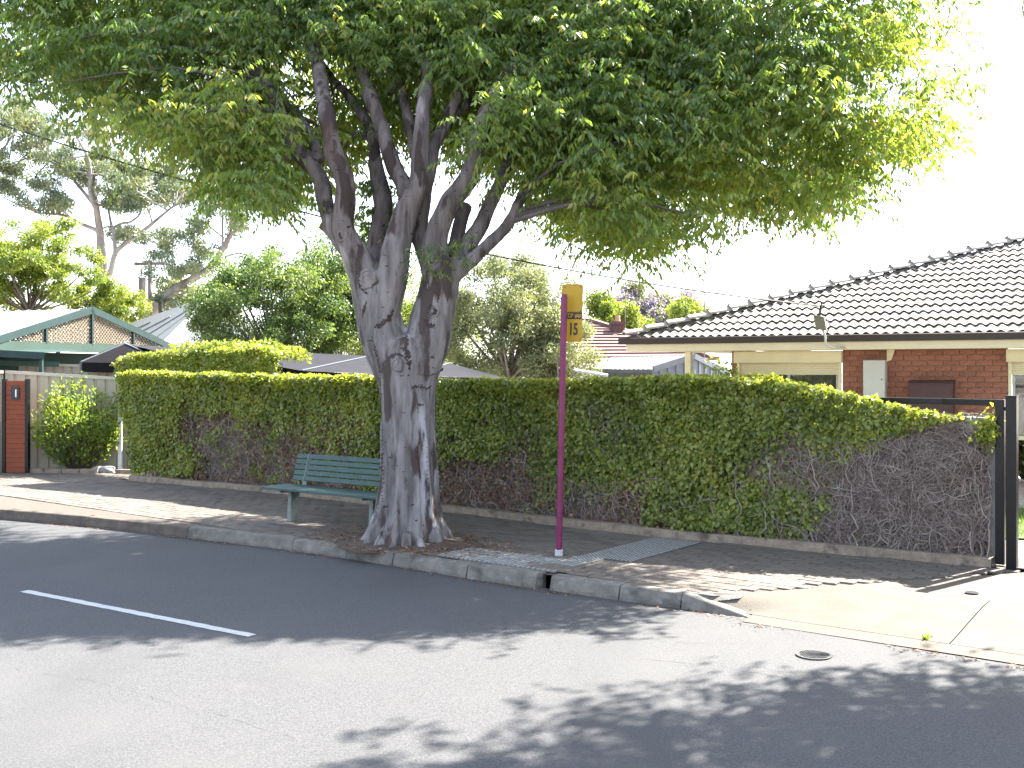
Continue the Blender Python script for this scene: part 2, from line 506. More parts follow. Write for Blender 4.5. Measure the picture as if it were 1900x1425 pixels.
ANG = math.radians(37.5)
U = V(math.cos(ANG), -math.sin(ANG), 0)       # along the street, to the right and nearer
N = V(math.sin(ANG), math.cos(ANG), 0)        # from the road towards the houses
O = gp(870, 1048)
ROAD_Z = -0.13
KERB_PX = [(0, 945), (160, 958), (350, 978), (545, 1000), (645, 1014), (730, 1026), (868, 1048), (997, 1066), (1022, 1069), (1150, 1086), (1265, 1100)]
KERB = [V(-34, 26.5, 0), V(-20, 20.4, 0), V(-13, 17.3, 0)] + [gp(x, y) for x, y in KERB_PX]
KERB_R = KERB[-1] + U * 0.62
KERB += [KERB_R, KERB_R + U * 6.2, KERB_R + U * 30]
kU = [(p - O).dot(U) for p in KERB]
kN = [(p - O).dot(N) for p in KERB]
def kerb_n(u):
    return float(np.interp(u, kU, kN))
def un(u, n, z=0.0):
    return O + U * u + N * n + V(0, 0, z)

HEDGE_PX = [(250, 890), (500, 912), (850, 950), (1200, 990), (1510, 1020), (1845, 1049)]
HB = [gp(x, y) for x, y in HEDGE_PX]
hU = [(p - O).dot(U) for p in HB]
hN = [(p - O).dot(N) for p in HB]
def hedge_n(u):
    return float(np.interp(u, hU, hN))
UH0, UH1 = hU[0], hU[-1]
UD0 = (KERB_R - O).dot(U)                       # where the driveway crossing starts
UD1 = UD0 + 6.2

# ------------------------------------------------------------------ ground, road, pavement
def strip(name, m, us, n0, n1, z, kind='structure', nn=1):
    b = MB()
    for i in range(len(us) - 1):
        for j in range(nn):
            f0, f1 = j / nn, (j + 1) / nn
            q = []
            for uu, f in ((us[i], f0), (us[i + 1], f0), (us[i + 1], f1), (us[i], f1)):
                q.append(un(uu, n0(uu) * (1 - f) + n1(uu) * f, z))
            b.quad(*q)
    o = b.build(name, m)
    if kind:
        tag(o, kind=kind)
    return o

g = MB().quad((-900, -300, -0.22), (900, -300, -0.22), (900, 1500, -0.22), (-900, 1500, -0.22)).build('ground', 'ground_dirt')
tag(g, 'bare earth ground reaching to the horizon', kind='structure')
US = sorted(set(list(kU) + list(np.arange(-40, 40, 2.0))))
US = [u for u in US if kU[0] <= u <= kU[-1]]
road = strip('road', 'asphalt', US, lambda u: -6.6, lambda u: kerb_n(u) + 0.05, ROAD_Z)
tag(road, 'pale grey asphalt road running past the footpath')
ROAD_IN = None
yard = strip('yard_ground', 'pale_gravel', [-150, 150], lambda u: 3.2, lambda u: 160, -0.03)
tag(yard, 'pale gravel ground of the yards behind the hedge')
verge = strip('far_footpath', 'far_concrete', [-35, 35], lambda u: -11, lambda u: -6.75, 0.0)
tag(verge, 'concrete footpath on the near side of the road')
fk = MB()
fk.box(un(0, -6.68, -0.09), U * 35, N * 0.07, V(0, 0, 0.1))
tag(fk.build('far_kerb', 'kerb_concrete', bevel=0.02), 'concrete kerb on the near side of the road', kind='structure')

D0, D1 = gp(1385, 1100), gp(1632, 1082)
DU0, DN0 = (D0 - O).dot(U), (D0 - O).dot(N)
DU1, DN1 = (D1 - O).dot(U), (D1 - O).dot(N)
DK = (DU1 - DU0) / (DN1 - DN0)
def drive_left(n_):
    """where the concrete of the crossing meets the pavers"""
    if n_ < 0.163:
        return UD0 + 0.004
    return DU0 + (n_ - DN0) * DK if n_ > DN0 else 2.36 + (n_ - 0.163) * (DU0 - 2.36) / (DN0 - 0.163)
uA = DU0 + (0.16 - DN0) * DK
pavement = strip('pavement', 'joint_sand', [u for u in US if u < uA - 0.05] + [uA, uA + 0.4, uA + 0.9, uA + 1.4], lambda u: kerb_n(u) + 0.10 if u <= uA else 0.16 + (u - uA) / DK, lambda u: max(3.3, hedge_n(u) + 0.1) if u < uA + 0.2 else hedge_n(u) + 0.1, -0.012)
tag(pavement, 'brick paved footpath between the kerb and the hedge')
fore = MB()
fore.add([un(UH0 - 0.2, 2.9, -0.006), un(-16.5, 2.9, -0.006), un(-16.5, 9.0, -0.006), un(UH0 - 0.2, 9.0, -0.006)], [(0, 1, 2, 3)])
tag(fore.build('side_driveway', 'drive_concrete'), 'pale concrete driveway beside the left end of the hedge', kind='structure')

# pavers, the 300 nearest as pieces of their own
TREE = gp(760, 1005)
TREE_U, TREE_N = (TREE - O).dot(U), (TREE - O).dot(N)
pavers = []
PL, PW = 0.232, 0.116
row = 0
n = 0.17
while n < 3.5:
    u = -15.0 + (PL / 2 if row % 2 else 0)
    while u < UD0 + 3.2:
        ok = n > kerb_n(min(u, UD0)) + 0.17 and n < hedge_n(u) - 0.14 + (1.2 if u < UH0 - 0.1 else 0)
        p = un(u, n)
        if (u - TREE_U) ** 2 / 0.75 ** 2 + (n - TREE_N) ** 2 / 0.62 ** 2 < 1:
            ok = False
        side = (D1.x - D0.x) * (p.y - D0.y) - (D1.y - D0.y) * (p.x - D0.x)
        if n > 0.163 and u > drive_left(n) - 0.115:
            ok = False
        if ok:
            pavers.append((p.y, u, n))
        u += PL
    n += PW
    row += 1
pavers.sort()
pv_mesh = []
for k in range(4):
    b = MB()
    hx, hy = PL / 2 - 0.0035, PW / 2 - 0.0035
    ch = 0.004
    vs = [(-hx, -hy, -0.02), (hx, -hy, -0.02), (hx, hy, -0.02), (-hx, hy, -0.02),
          (-hx, -hy, -ch), (hx, -hy, -ch), (hx, hy, -ch), (-hx, hy, -ch),
          (-hx + ch, -hy + ch, 0), (hx - ch, -hy + ch, 0), (hx - ch, hy - ch, 0), (-hx + ch, hy - ch, 0)]
    fs = [(8, 9, 10, 11)] + [(a, (a + 1) % 4, 4 + (a + 1) % 4, 4 + a) for a in range(4)] + [(4 + a, 4 + (a + 1) % 4, 8 + (a + 1) % 4, 8 + a) for a in range(4)]
    me = b.add(vs, fs).mesh('paver')
    me.materials.append(MATS['paver_dark' if k == 3 else 'paver'])
    pv_mesh.append(me)
rest = [MB(), MB()]
for i, (d, u, n) in enumerate(pavers):
    tilt = Matrix.Rotation(random.gauss(0, 0.007), 4, 'X') @ Matrix.Rotation(random.gauss(0, 0.005), 4, 'Y')
    # roots have lifted the paving near the kerb beside the sign
    lift = 0.030 * math.exp(-((u - 0.75) ** 2 / 0.10 + (n - 0.35) ** 2 / 0.05))
    zz = random.gauss(0, 0.0015) + 0.012 * (vnoise([u * 0.7, n * 0.7, 3.0]) - 0.5) + lift
    M = frame(U, N, V(0, 0, 1), un(u, n, zz)) @ tilt
    k = 3 if random.random() < 0.24 else random.randrange(3)
    if i < 300:
        inst('paver', pv_mesh[k], M, pavement)
    else:
        me = pv_mesh[0]
        rest[1 if k == 3 else 0].add([M @ v.co for v in me.vertices], [tuple(p.vertices) for p in me.polygons])
for k in range(2):
    tag(rest[k].build('paver_field', 'paver_dark' if k else 'paver', pavement), kind='stuff')

# kerb stones
kerb_root = empty('kerb', un(0, 0, 0))
tag(kerb_root, 'worn concrete kerb stones edging the footpath', kind='structure')
def kerb_stone(a, b, m, drop=0.0, dz=0.0, yaw=0.0):
    a, b = Vector(a), Vector(b)
    t = (b - a).normalized()
    s = V(-t.y, t.x, 0)                     # towards the houses
    if s.dot(N) < 0:
        s = -s
    prof = [(-0.028, -0.20), (-0.022, -0.10), (0.0, -0.022), (0.008, -0.007), (0.022, 0.0), (0.138, 0.0), (0.15, -0.008), (0.15, -0.20)]
    steps = max(3, int((b - a).length / 0.12))
    mb = MB()
    for i in range(steps + 1):
        f = i / steps
        p = a.lerp(b, f)
        low = drop * f
        for k, (o_, z) in enumerate(prof):
            w = 0.006 * (vnoise([p.x * 6, p.y * 6, k * 1.7]) - 0.5)
            zz = z + dz - (low if z > -0.15 else 0) + (0.004 * (vnoise([p.x * 5 + 9, p.y * 5, 1]) - 0.5))
            q = p + s * (o_ + w + yaw * (f - 0.5))
            mb.v.append((q.x, q.y, zz))
    k = len(prof)
    for i in range(steps):
        for j in range(k - 1):
            mb.f.append((i * k + j, i * k + j + 1, (i + 1) * k + j + 1, (i + 1) * k + j))
    mb.f.append(tuple(range(k)))
    mb.f.append(tuple(steps * k + j for j in reversed(range(k))))
    o = mb.build('kerb_stone', m, kerb_root)
    return o
pts = [(KERB[i], i) for i in range(len(KERB))]
idx0 = 3
def walk(a, b, step, m):
    n_ = max(1, round((b - a).length / step))
    for i in range(n_):
        p, q = a.lerp(b, i / n_), a.lerp(b, (i + 1) / n_)
        g_ = (q - p).normalized() * 0.006
        kerb_stone(p + g_, q - g_, m, dz=random.uniform(-0.006, 0.004))
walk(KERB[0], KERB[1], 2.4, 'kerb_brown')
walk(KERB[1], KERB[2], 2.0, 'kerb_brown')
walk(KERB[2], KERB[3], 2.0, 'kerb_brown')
for i in range(3, len(KERB) - 4):
    a, b = KERB[i], KERB[i + 1]
    if KERB_PX[i - 3][0] == 997:             # the broken gap
        continue
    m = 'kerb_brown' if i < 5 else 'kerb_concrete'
    g_ = (b - a).normalized() * 0.006
    kerb_stone(a + g_, b - g_, m, dz=0.004 * random.uniform(-1, 1) + (0.012 if KERB_PX[i - 3][0] == 868 else 0), yaw=random.uniform(-0.012, 0.012))
kerb_stone(KERB[-4] + U * 0.008, KERB[-3] - U * 0.004, 'kerb_concrete', drop=0.118)
walk(KERB[-2], KERB[-1], 2.4, 'kerb_concrete')

# driveway crossing: sloping slabs with open joints
drive = empty('driveway', un(UD0 + 2, 1, 0))
tag(drive, 'pale concrete driveway crossing in front of the black gate', kind='structure')
def drive_z(u, n):
    t = min(1.0, max(0.0, (n + 0.02) / 1.25))
    w_ = min(1.0, max(0.0, (n + 0.03) / 0.32))
    nn_ = max(n, 0.17)
    t = max(t, w_ * min(1.0, max(0.0, 1 - (u - drive_left(nn_)) / 0.55)))
    z = -0.124 + 0.126 * (0.7 * t + 0.3 * (t * t * (3 - 2 * t)))
    return z
def slab(u0, u1, n0, n1, nu=14, nn=10):
    mb = MB()
    gap = 0.004
    for j in range(nn + 1):
        for i in range(nu + 1):
            fu, fn = i / nu, j / nn
            a = (u0(n0) if callable(u0) else u0)
            nn_ = n0 + gap + (n1 - n0 - 2 * gap) * fn
            ua = (u0(nn_) if callable(u0) else u0) + gap
            ub = u1 - gap
            uu = ua + (ub - ua) * fu
            mb.v.append(tuple(un(uu, nn_, drive_z(uu, nn_) + 0.006 * (vnoise([uu * 1.5, nn_ * 1.5, 5.0]) - 0.5))))
    for j in range(nn):
        for i in range(nu):
            k = j * (nu + 1) + i
            mb.f.append((k, k + 1, k + nu + 2, k + nu + 1))
    o = mb.build('slab', 'drive_concrete', drive, smooth=True)
UC = (gp(1790, 1148) - O).dot(U)
slab(drive_left, UD1, -0.05, 0.164, nu=30)
slab(drive_left, UC, 0.164, 1.38, nu=26, nn=20)
slab(UC, UD1, 0.164, 1.38, nn=20)
slab(drive_left, UD1, 1.38, hN[-1] - 0.06, nu=24)
slab(UH1 + 0.10, UD1, hN[-1] - 0.06, 5.2)
slab(UH1 + 0.10, UD1, 5.2, 8.6)
mb = MB().add([un(UD0 + 0.02, -0.03, -0.165), un(UD1, -0.03, -0.165), un(UD1, 8.6, -0.06), un(UH1, 8.6, -0.06), un(UH1, 2.4, -0.06), un(drive_left(1.0) + 0.02, 1.0, -0.075), un(uA + 0.02, 0.17, -0.12)], [(0, 1, 2, 3, 4, 5, 6)])
mb.build('joint_bed', 'soil', drive)

# mortar fill where the pavers meet the dropped kerb
MB().add([un(2.05, 0.185, -0.004), un(2.30, 0.190, -0.005), un(2.56, 0.190, -0.052), un(2.74, 0.30, -0.020), un(2.74, 0.48, -0.006), un(2.05, 0.48, -0.006)], [(0, 1, 5), (1, 2, 3), (1, 3, 4, 5)]).build('mortar_fill', 'kerb_concrete', pavement)
# painted centre line dash
a, b = gp(45, 1097, ROAD_Z), gp(468, 1180, ROAD_Z)
t = (b - a).normalized()
s = V(-t.y, t.x, 0)
c = a.lerp(b, 0.5)
mb = MB()
L = (b - a).length
w = 0.045
for i in range(30):
    p, q = a.lerp(b, i / 30), a.lerp(b, (i + 1) / 30)
    e = lambda k: w + 0.004 * math.sin(k * 2.7) + 0.003 * math.sin(k * 7.1)
    mb.quad(p - s * e(i) + V(0, 0, 0.004), q - s * e(i + 1) + V(0, 0, 0.004), q + s * e(i + 3) + V(0, 0, 0.004), p + s * e(i + 2) + V(0, 0, 0.004))
tag(mb.build('road_marking', 'road_paint'), 'single white painted dash along the centre of the road', 'road marking', kind='structure')
# fine cracks in the asphalt
def crack(pp, w0):
    P = [gp(x, y, ROAD_Z) for x, y in pp]
    mb = MB()
    Q = []
    for i in range(len(P) - 1):
        k = max(3, int((P[i + 1] - P[i]).length / 0.07))
        for j in range(k):
            q = P[i].lerp(P[i + 1], j / k)
            Q.append(q + V(random.gauss(0, 0.010), random.gauss(0, 0.010), 0.003))
    for i in range(len(Q) - 1):
        t_ = (Q[i + 1] - Q[i]).normalized()
        s_ = V(-t_.y, t_.x, 0) * w0 * random.uniform(0.3, 1.0)
        if random.random() < 0.88:
            mb.quad(Q[i] - s_, Q[i + 1] - s_, Q[i + 1] + s_, Q[i] + s_)
    tag(mb.build('crack', 'crack', road), kind='stuff')
crack([(1190, 1222), (1330, 1236), (1480, 1262), (1640, 1288)], 0.0026)
crack([(0, 1238), (160, 1262), (420, 1330), (560, 1372)], 0.0016)
crack([(1120, 1180), (1260, 1192), (1420, 1196)], 0.0018)
# other dashes of the same line out of frame
for k in (-1, 1):
    off = t * (12.0 * k)
    m2 = MB().quad(a + off - s * w + V(0, 0, 0.004), b + off - s * w + V(0, 0, 0.004), b + off + s * w + V(0, 0, 0.004), a + off + s * w + V(0, 0, 0.004))
    m2.build('paint_dash', 'road_paint', bpy.data.objects['road_marking'])

# covers
def cover(name, p, r, label):
    e = empty(name, p, label, 'cover')
    mb = MB()
    ring = []
    nseg = 28
    for rr, zz in ((r, 0.0), (r, 0.010), (r * 0.86, 0.010), (r * 0.86, 0.004)):
        ring.append([Vector(p) + V(rr * math.cos(2 * math.pi * i / nseg), rr * math.sin(2 * math.pi * i / nseg), zz) for i in range(nseg)])
    for k in range(3):
        for i in range(nseg):
            j = (i + 1) % nseg
            mb.quad(ring[k][i], ring[k][j], ring[k + 1][j], ring[k + 1][i])
    mb.build('frame', 'cast_iron', e)
    lid = MB().add(ring[3], [tuple(range(nseg))])
    lo = lid.build('lid', 'cast_iron', e)
    st = MB()
    k = 5
    for i in range(-k, k + 1):
        for j in range(-k, k + 1):
            x, y = i * r * 0.15, j * r * 0.15
            if math.hypot(x, y) < r * 0.76:
                st.box(Vector(p) + V(x, y, 0.006), V(r * 0.045, 0, 0), V(0, r * 0.045, 0), V(0, 0, 0.004))
    tag(st.build('stud', 'cast_iron', lo), kind='stuff')
cover('road_cover', gp(1510, 1217, ROAD_Z) + V(0, 0, 0.001), 0.125, 'small round cast iron cover set in the sunlit road')
pc = gp(1803, 1102)
cover('driveway_cover', pc + V(0, 0, 0.006), 0.055, 'tiny round iron lid set in the concrete driveway')

# tactile paving by the bus stop: ribbed tiles and a strip of domed tiles
tac = empty('tactile_paving', gp(930, 1035), 'grey ribbed and dotted tactile tiles around the foot of the sign pole', 'tactile paving')
def tact_tile(u, n, ribs):
    M = frame(U, N, V(0, 0, 1), un(u, n, 0.004 + 0.012 * (vnoise([u * 0.7, n * 0.7, 3.0]) - 0.5)))
    b, rib = MB(), MB()
    h = 0.147
    b.box((0, 0, 0), (h, 0, 0), (0, h, 0), (0, 0, 0.004))
    if ribs:
        for i in range(5):
            x = -0.118 + i * 0.059
            rib.box((x, 0, 0.008), (0.016, 0, 0), (0, h * 0.93, 0), (0, 0, 0.006))
    else:
        for i in range(6):
            for j in range(6):
                x, y = -0.122 + i * 0.049, -0.122 + j * 0.049
                vs = [(x + 0.015 * math.cos(q * math.pi / 3), y + 0.015 * math.sin(q * math.pi / 3), 0.004) for q in range(6)]
                vs += [(x + 0.009 * math.cos(q * math.pi / 3), y + 0.009 * math.sin(q * math.pi / 3), 0.010) for q in range(6)]
                rib.add(vs, [tuple(range(6, 12))] + [(q, (q + 1) % 6, 6 + (q + 1) % 6, 6 + q) for q in range(6)])
    me = b.mesh('tile')
    me.materials.append(MATS['tactile_base'])
    to = inst('tile', me, M, tac)
    rm_ = rib.mesh('rib')
    rm_.transform(M)
    rm_.materials.append(MATS['tactile'])
    tag(link('rib' if ribs else 'dome', rm_, None, to), kind='stuff')
tp = gp(880, 1022)
tu, tn = (tp - O).dot(U), (tp - O).dot(N)
for i in range(5):
    for j in range(2):
        tact_tile(-0.44 + i * 0.30, 0.32 + j * 0.30, True)
for j in range(6):
    for i in range(2):
        if j > 0 or i == 0:
            tact_tile(1.06 - 0.30 + i * 0.30, 0.92 + j * 0.30, False)

# soil and litter round the tree
mb = MB()
rings = 7
for k in range(rings):
    f = k / (rings - 1)
    for i in range(40):
        a = 2 * math.pi * i / 40
        wob = 1 + 0.10 * math.sin(3 * a + 1) + 0.06 * math.sin(7 * a)
        r0 = 0.30 + f * 0.55
        x, y = r0 * 1.12 * math.cos(a) * wob, r0 * 0.85 * math.sin(a) * wob
        z = 0.055 * (1 - f) ** 1.5 + 0.008 - 0.02 * (f > 0.9) + 0.012 * (vnoise([x * 6, y * 6, 2]) - 0.4)
        q = TREE + U * x + N * y
        mb.v.append((q.x, q.y, z))
for k in range(rings - 1):
    for i in range(40):
        j = (i + 1) % 40
        mb.f.append((k * 40 + i, k * 40 + j, (k + 1) * 40 + j, (k + 1) * 40 + i))
tag(mb.build('soil', 'soil', smooth=True), 'reddish soil in the tree pit round the trunk', kind='structure')

def litter(name, P, size, label, m='dry_leaf'):
    n_ = len(P)
    D = rng.normal(size=(n_, 3)) * np.array([1, 1, 0.12])
    Nn = rng.normal(size=(n_, 3)) * 0.35 + np.array([0, 0, 1.0])
    me = leaf_mesh(name, P, D, Nn, size * rng.uniform(0.6, 1.3, n_), size * rng.uniform(0.25, 0.5, n_), rng.random(n_))
    o = link(name, me, m)
    return tag(o, label, kind='stuff')
nl = 1500
aa, rr = rng.uniform(0, 2 * np.pi, nl), np.sqrt(rng.random(nl)) * 1.15
P = np.array(TREE)[None] + np.outer(rr * np.cos(aa) * 1.25, np.array(U)) + np.outer(rr * np.sin(aa) * 0.72, np.array(N))
P[:, 2] = 0.012 + 0.05 * np.clip(1 - rr / 0.85, 0, 1) ** 1.5 + rng.uniform(0, 0.012, nl)
litter('leaf_litter', P, 0.045, 'dry brown leaf litter round the foot of the street tree')
nl = 1500
uu = rng.uniform(-10, UD1, nl)
kk = np.array([kerb_n(min(u, UD0)) if u < UD0 else -0.04 for u in uu])
off = np.abs(rng.normal(0, 0.06, nl))
P = np.array([un(u, k - 0.035 - o_, ROAD_Z + 0.006) for u, k, o_ in zip(uu, kk, off)])
keep = vnoise(np.stack([uu * 1.3, uu * 0, uu * 0 + 8.2], 1)) > 0.42
litter('gutter_litter', P[keep], 0.035, 'dry leaf debris lying along the gutter')
nl = 260
P = np.stack([rng.uniform(-7, 5, nl), rng.uniform(7.5, 15, nl), np.zeros(nl)], 1)
un_ = np.array([[(Vector(p) - O).dot(U), (Vector(p) - O).dot(N)] for p in P])
ok = np.array([kerb_n(a) + 0.2 < b < hedge_n(a) - 0.2 and a < UD0 for a, b in un_])
P = P[ok]
P[:, 2] = 0.010
litter('fallen_leaves', P, 0.035, 'scattered dry leaves lying on the paved footpath')
# a broken twig lying in the gutter by the left kerb
mb = MB()
tw = gp(182, 972, ROAD_Z + 0.02)
for k in range(5):
    d = V(random.uniform(-1, 1), random.uniform(-1, 1), random.uniform(0.1, 0.7)).normalized() * random.uniform(0.10, 0.24)
    mb.tube([tw - d * 0.4, tw + V(0, 0, 0.01), tw + d * 0.6 + V(0.02, 0, 0)], [0.006, 0.006, 0.003], 5)
tag(mb.build('fallen_twig', 'vine_pale'), 'pale broken twig lying against the kerb near the driveway', 'twig')
mb = MB()
wd = gp(1408, 1187 - 0, -0.11)
wp = gp(1718, 1188, -0.118)
nl = 26
D = rng.normal(size=(nl, 3)) * 0.6 + np.array([0, 0, 1.0])
me = leaf_mesh('weed_leaf', np.array(wp)[None] + rng.normal(0, 0.012, (nl, 3)) * np.array([1, 1, 0.2]), D, rand_dir(nl), rng.uniform(0.03, 0.06, nl), rng.uniform(0.015, 0.03, nl), rng.random(nl))
e = link('weed', me, 'shrub_leaf')
tag(e, 'tiny bright green weed growing in the driveway gutter', 'weed')

# ------------------------------------------------------------------ the street tree
TD = TREE.y
def T(x, y, dd=0.0):
    return at(x, y, TD + dd)
SPX = FPX / TD                                   # pixels per metre at the trunk
limbs = [
    # (points as (px, py, depth offset), radii in px at the trunk's distance)
    # trunk
    ([(762, 1012, 0), (762, 985, 0), (761, 940, 0), (760, 880, 0), (759, 800, 0), (757, 720, 0.0), (755, 670, 0.0), (753, 652, 0.03), (754, 634, 0.08), (755, 622, 0.1)],
     [70, 64, 57, 53, 51, 53, 58, 56, 34, 10]),
    # left main stem
    ([(735, 690, 0), (716, 640, 0), (702, 590, 0.0), (693, 540, -0.02), (684, 505, -0.04)], [40, 43, 43, 42, 36]),
    ([(690, 530, 0), (668, 490, -0.05), (648, 450, -0.08), (637, 415, -0.1), (641, 342, -0.12), (621, 291, -0.1), (604, 205, 0.0), (586, 103, 0.15), (569, 41, 0.3), (548, -60, 0.5), (520, -190, 0.8)],
     [34, 28, 23, 21, 18.5, 17.5, 15, 13, 12, 10, 6]),
    ([(655, 470, -0.05), (622, 425, -0.02), (606, 385, 0.05), (590, 325, 0.15), (548, 274, 0.25), (514, 198, 0.4), (487, 144, 0.55), (453, 92, 0.7), (418, 51, 0.9), (360, -20, 1.2), (280, -100, 1.5)],
     [22, 18, 16, 15.5, 14, 13.5, 12, 11, 10, 8, 5]),
    ([(630, 440, 0.0), (608, 422, 0.0), (596, 413, 0.0)], [15, 14, 13]),
    ([(592, 300, 0.25), (580, 258, 0.45), (569, 239, 0.6), (548, 208, 0.9), (528, 188, 1.1), (490, 120, 1.6), (440, 40, 2.2)], [11, 10.5, 10, 9, 8, 7, 5]),
    # left inner stem
    ([(705, 600, -0.05), (722, 540, -0.10), (730, 490, -0.10), (737, 455, -0.08), (754, 393, -0.05), (777, 342, 0.0), (781, 274, 0.05), (785, 205, 0.1), (791, 154, 0.2), (800, 60, 0.4), (812, -60, 0.8), (830, -170, 1.2)],
     [32, 30, 28, 26, 23, 20, 16, 14, 12, 11, 8, 5]),
    # dark stem behind
    ([(708, 560, 0.25), (700, 480, 0.42), (706, 420, 0.5), (711, 376, 0.55), (697, 308, 0.65), (692, 257, 0.75), (678, 222, 0.9), (641, 171, 1.2), (624, 154, 1.4), (580, 90, 1.9)],
     [26, 22, 20, 18, 14, 10, 9, 7, 6, 4]),
    ([(757, 375, 0.1), (748, 340, 0.15), (730, 308, 0.2), (709, 239, 0.35), (685, 171, 0.5), (672, 137, 0.6), (644, 85, 0.8), (610, 0, 1.2), (590, -90, 1.6)], [17, 16, 15, 14, 13, 12, 11, 8, 5]),
    ([(775, 310, 0.15), (764, 257, 0.35), (750, 188, 0.7), (733, 127, 1.0), (715, 40, 1.5), (700, -60, 2.0)], [10, 9.5, 9, 8, 6, 4]),
    # right main stem
    ([(775, 690, 0), (790, 640, 0.0), (802, 590, 0.0), (813, 545, 0.0), (820, 510, 0.0), (826, 480, 0.0)], [40, 42, 40, 38, 36, 30]),
    ([(816, 520, 0.0), (806, 470, -0.05), (812, 428, -0.08), (836, 376, -0.1), (873, 325, -0.1), (890, 257, -0.05), (911, 192, 0.1), (938, 150, 0.2), (965, 110, 0.4), (1010, 30, 0.8), (1060, -60, 1.3)],
     [30, 25, 21, 20, 19, 17, 16, 15, 13, 10, 6]),
    ([(810, 530, 0.1), (796, 488, 0.2), (777, 425, 0.25), (784, 370, 0.25), (794, 325, 0.25), (805, 274, 0.3), (829, 222, 0.4), (849, 171, 0.55), (862, 130, 0.7), (885, 50, 1.1), (905, -60, 1.6)],
     [22, 19, 17, 16, 14, 12, 11, 10, 9, 7, 4]),
    ([(826, 232, 0.4), (850, 206, 0.6), (884, 181, 0.9), (925, 154, 1.2), (990, 100, 1.7), (1060, 50, 2.2)], [9, 9, 9, 8, 6, 4]),
    ([(838, 480, 0.3), (848, 440, 0.4), (856, 405, 0.45), (868, 380, 0.5)], [15, 14, 13, 11]),
    ([(838, 505, 0.1), (862, 465, 0.15), (890, 421, 0.2), (914, 369, 0.3), (930, 335, 0.4), (950, 285, 1.0), (985, 220, 1.7), (1040, 140, 2.4), (1120, 60, 3.0)], [22, 17, 14.5, 13.5, 12.5, 11, 9, 7, 4]),
    ([(848, 505, 0.0), (884, 475, 0.0), (938, 421, 0.05), (966, 369, 0.15), (993, 332, 0.6), (1050, 280, 1.5), (1130, 230, 2.3), (1230, 190, 2.9), (1340, 150, 3.2)], [17, 12.5, 11, 10, 9.5, 8.5, 7, 5.5, 3.5]),
    ([(911, 200, 0.1), (960, 175, 0.9), (1040, 150, 1.9), (1150, 90, 2.6), (1290, 40, 3.0), (1450, 10, 3.2)], [11, 10, 9, 8, 6, 4]),
    ([(569, 41, 0.3), (470, -40, 0.4), (330, -70, 0.5), (180, -60, 0.6), (30, -30, 0.7)], [10, 8, 7, 5, 3]),
    ([(453, 92, 0.9), (380, 80, 1.7), (280, 85, 2.3), (160, 95, 2.6)], [8, 7, 5, 3]),
]
def smooth_path(pts, rad, sub=4):
    """Catmull-Rom through the points"""
    out, ro = [], []
    m = len(pts)
    for i in range(m - 1):
        p0, p1, p2, p3 = pts[max(i - 1, 0)], pts[i], pts[i + 1], pts[min(i + 2, m - 1)]
        for k in range(sub):
            t = k / sub
            out.append(0.5 * ((2 * p1) + (p2 - p0) * t + (2 * p0 - 5 * p1 + 4 * p2 - p3) * t * t + (3 * p1 - p0 - 3 * p2 + p3) * t ** 3))
            ro.append(rad[i] * (1 - t) + rad[i + 1] * t)
    out.append(pts[-1])
    ro.append(rad[-1])
    return out, ro
skel = []                                         # sample points of the limbs for the branchlets
tree = empty('street_tree', TREE, 'large street tree with pale grey forked trunk and broad drooping green crown', 'tree')
body = MB()
for i, (pp, rr) in enumerate(limbs):
    P_ = [T(p[0], p[1], p[2] + 1.15 * max(0.0, (170 - p[1]) / 170.0)) for p in pp]
    R_ = [r / SPX * (1 + (p.y - TD) / TD) for r, p in zip(rr, P_)]
    P_, R_ = smooth_path(P_, R_, 6)
    body.tube(P_, R_, 20)
    if i >= 2:
        for p, r in zip(P_, R_):
            skel.append((p, r))
# buttress roots folded round the foot
for k in range(17):
    a = 2 * math.pi * (k + random.uniform(-0.3, 0.3)) / 17
    dx, dy = math.cos(a), math.sin(a)
    h = random.uniform(0.45, 1.25)
    r0 = random.uniform(0.045, 0.085)
    c = TREE
    R1 = random.uniform(0.40, 0.50)
    body.tube([c + V(dx * 0.22, dy * 0.22, h), c + V(dx * 0.275, dy * 0.275, h * 0.62), c + V(dx * 0.33, dy * 0.33, h * 0.3), c + V(dx * 0.41, dy * 0.41, 0.12), c + V(dx * R1, dy * R1, 0.02), c + V(dx * (R1 + 0.10), dy * (R1 + 0.10), -0.10)],
              [r0 * 0.7, r0, r0 * 1.05, r0 * 1.1, r0 * 1.0, r0 * 0.6], 10)
# vertical ribs up the bole
for k in range(9):
    a = 2 * math.pi * (k + random.uniform(-0.3, 0.3)) / 9
    dx, dy = math.cos(a), math.sin(a)
    z0, z1 = random.uniform(0.1, 0.4), random.uniform(1.3, 2.1)
    q = [TREE + V(dx * (0.315 - 0.05 * f + 0.02 * math.sin(5 * f + k)), dy * (0.315 - 0.05 * f), z0 + (z1 - z0) * f) for f in (0, 0.25, 0.5, 0.75, 1.0)]
    body.tube(q, [0.03, 0.05, 0.05, 0.045, 0.02], 8)
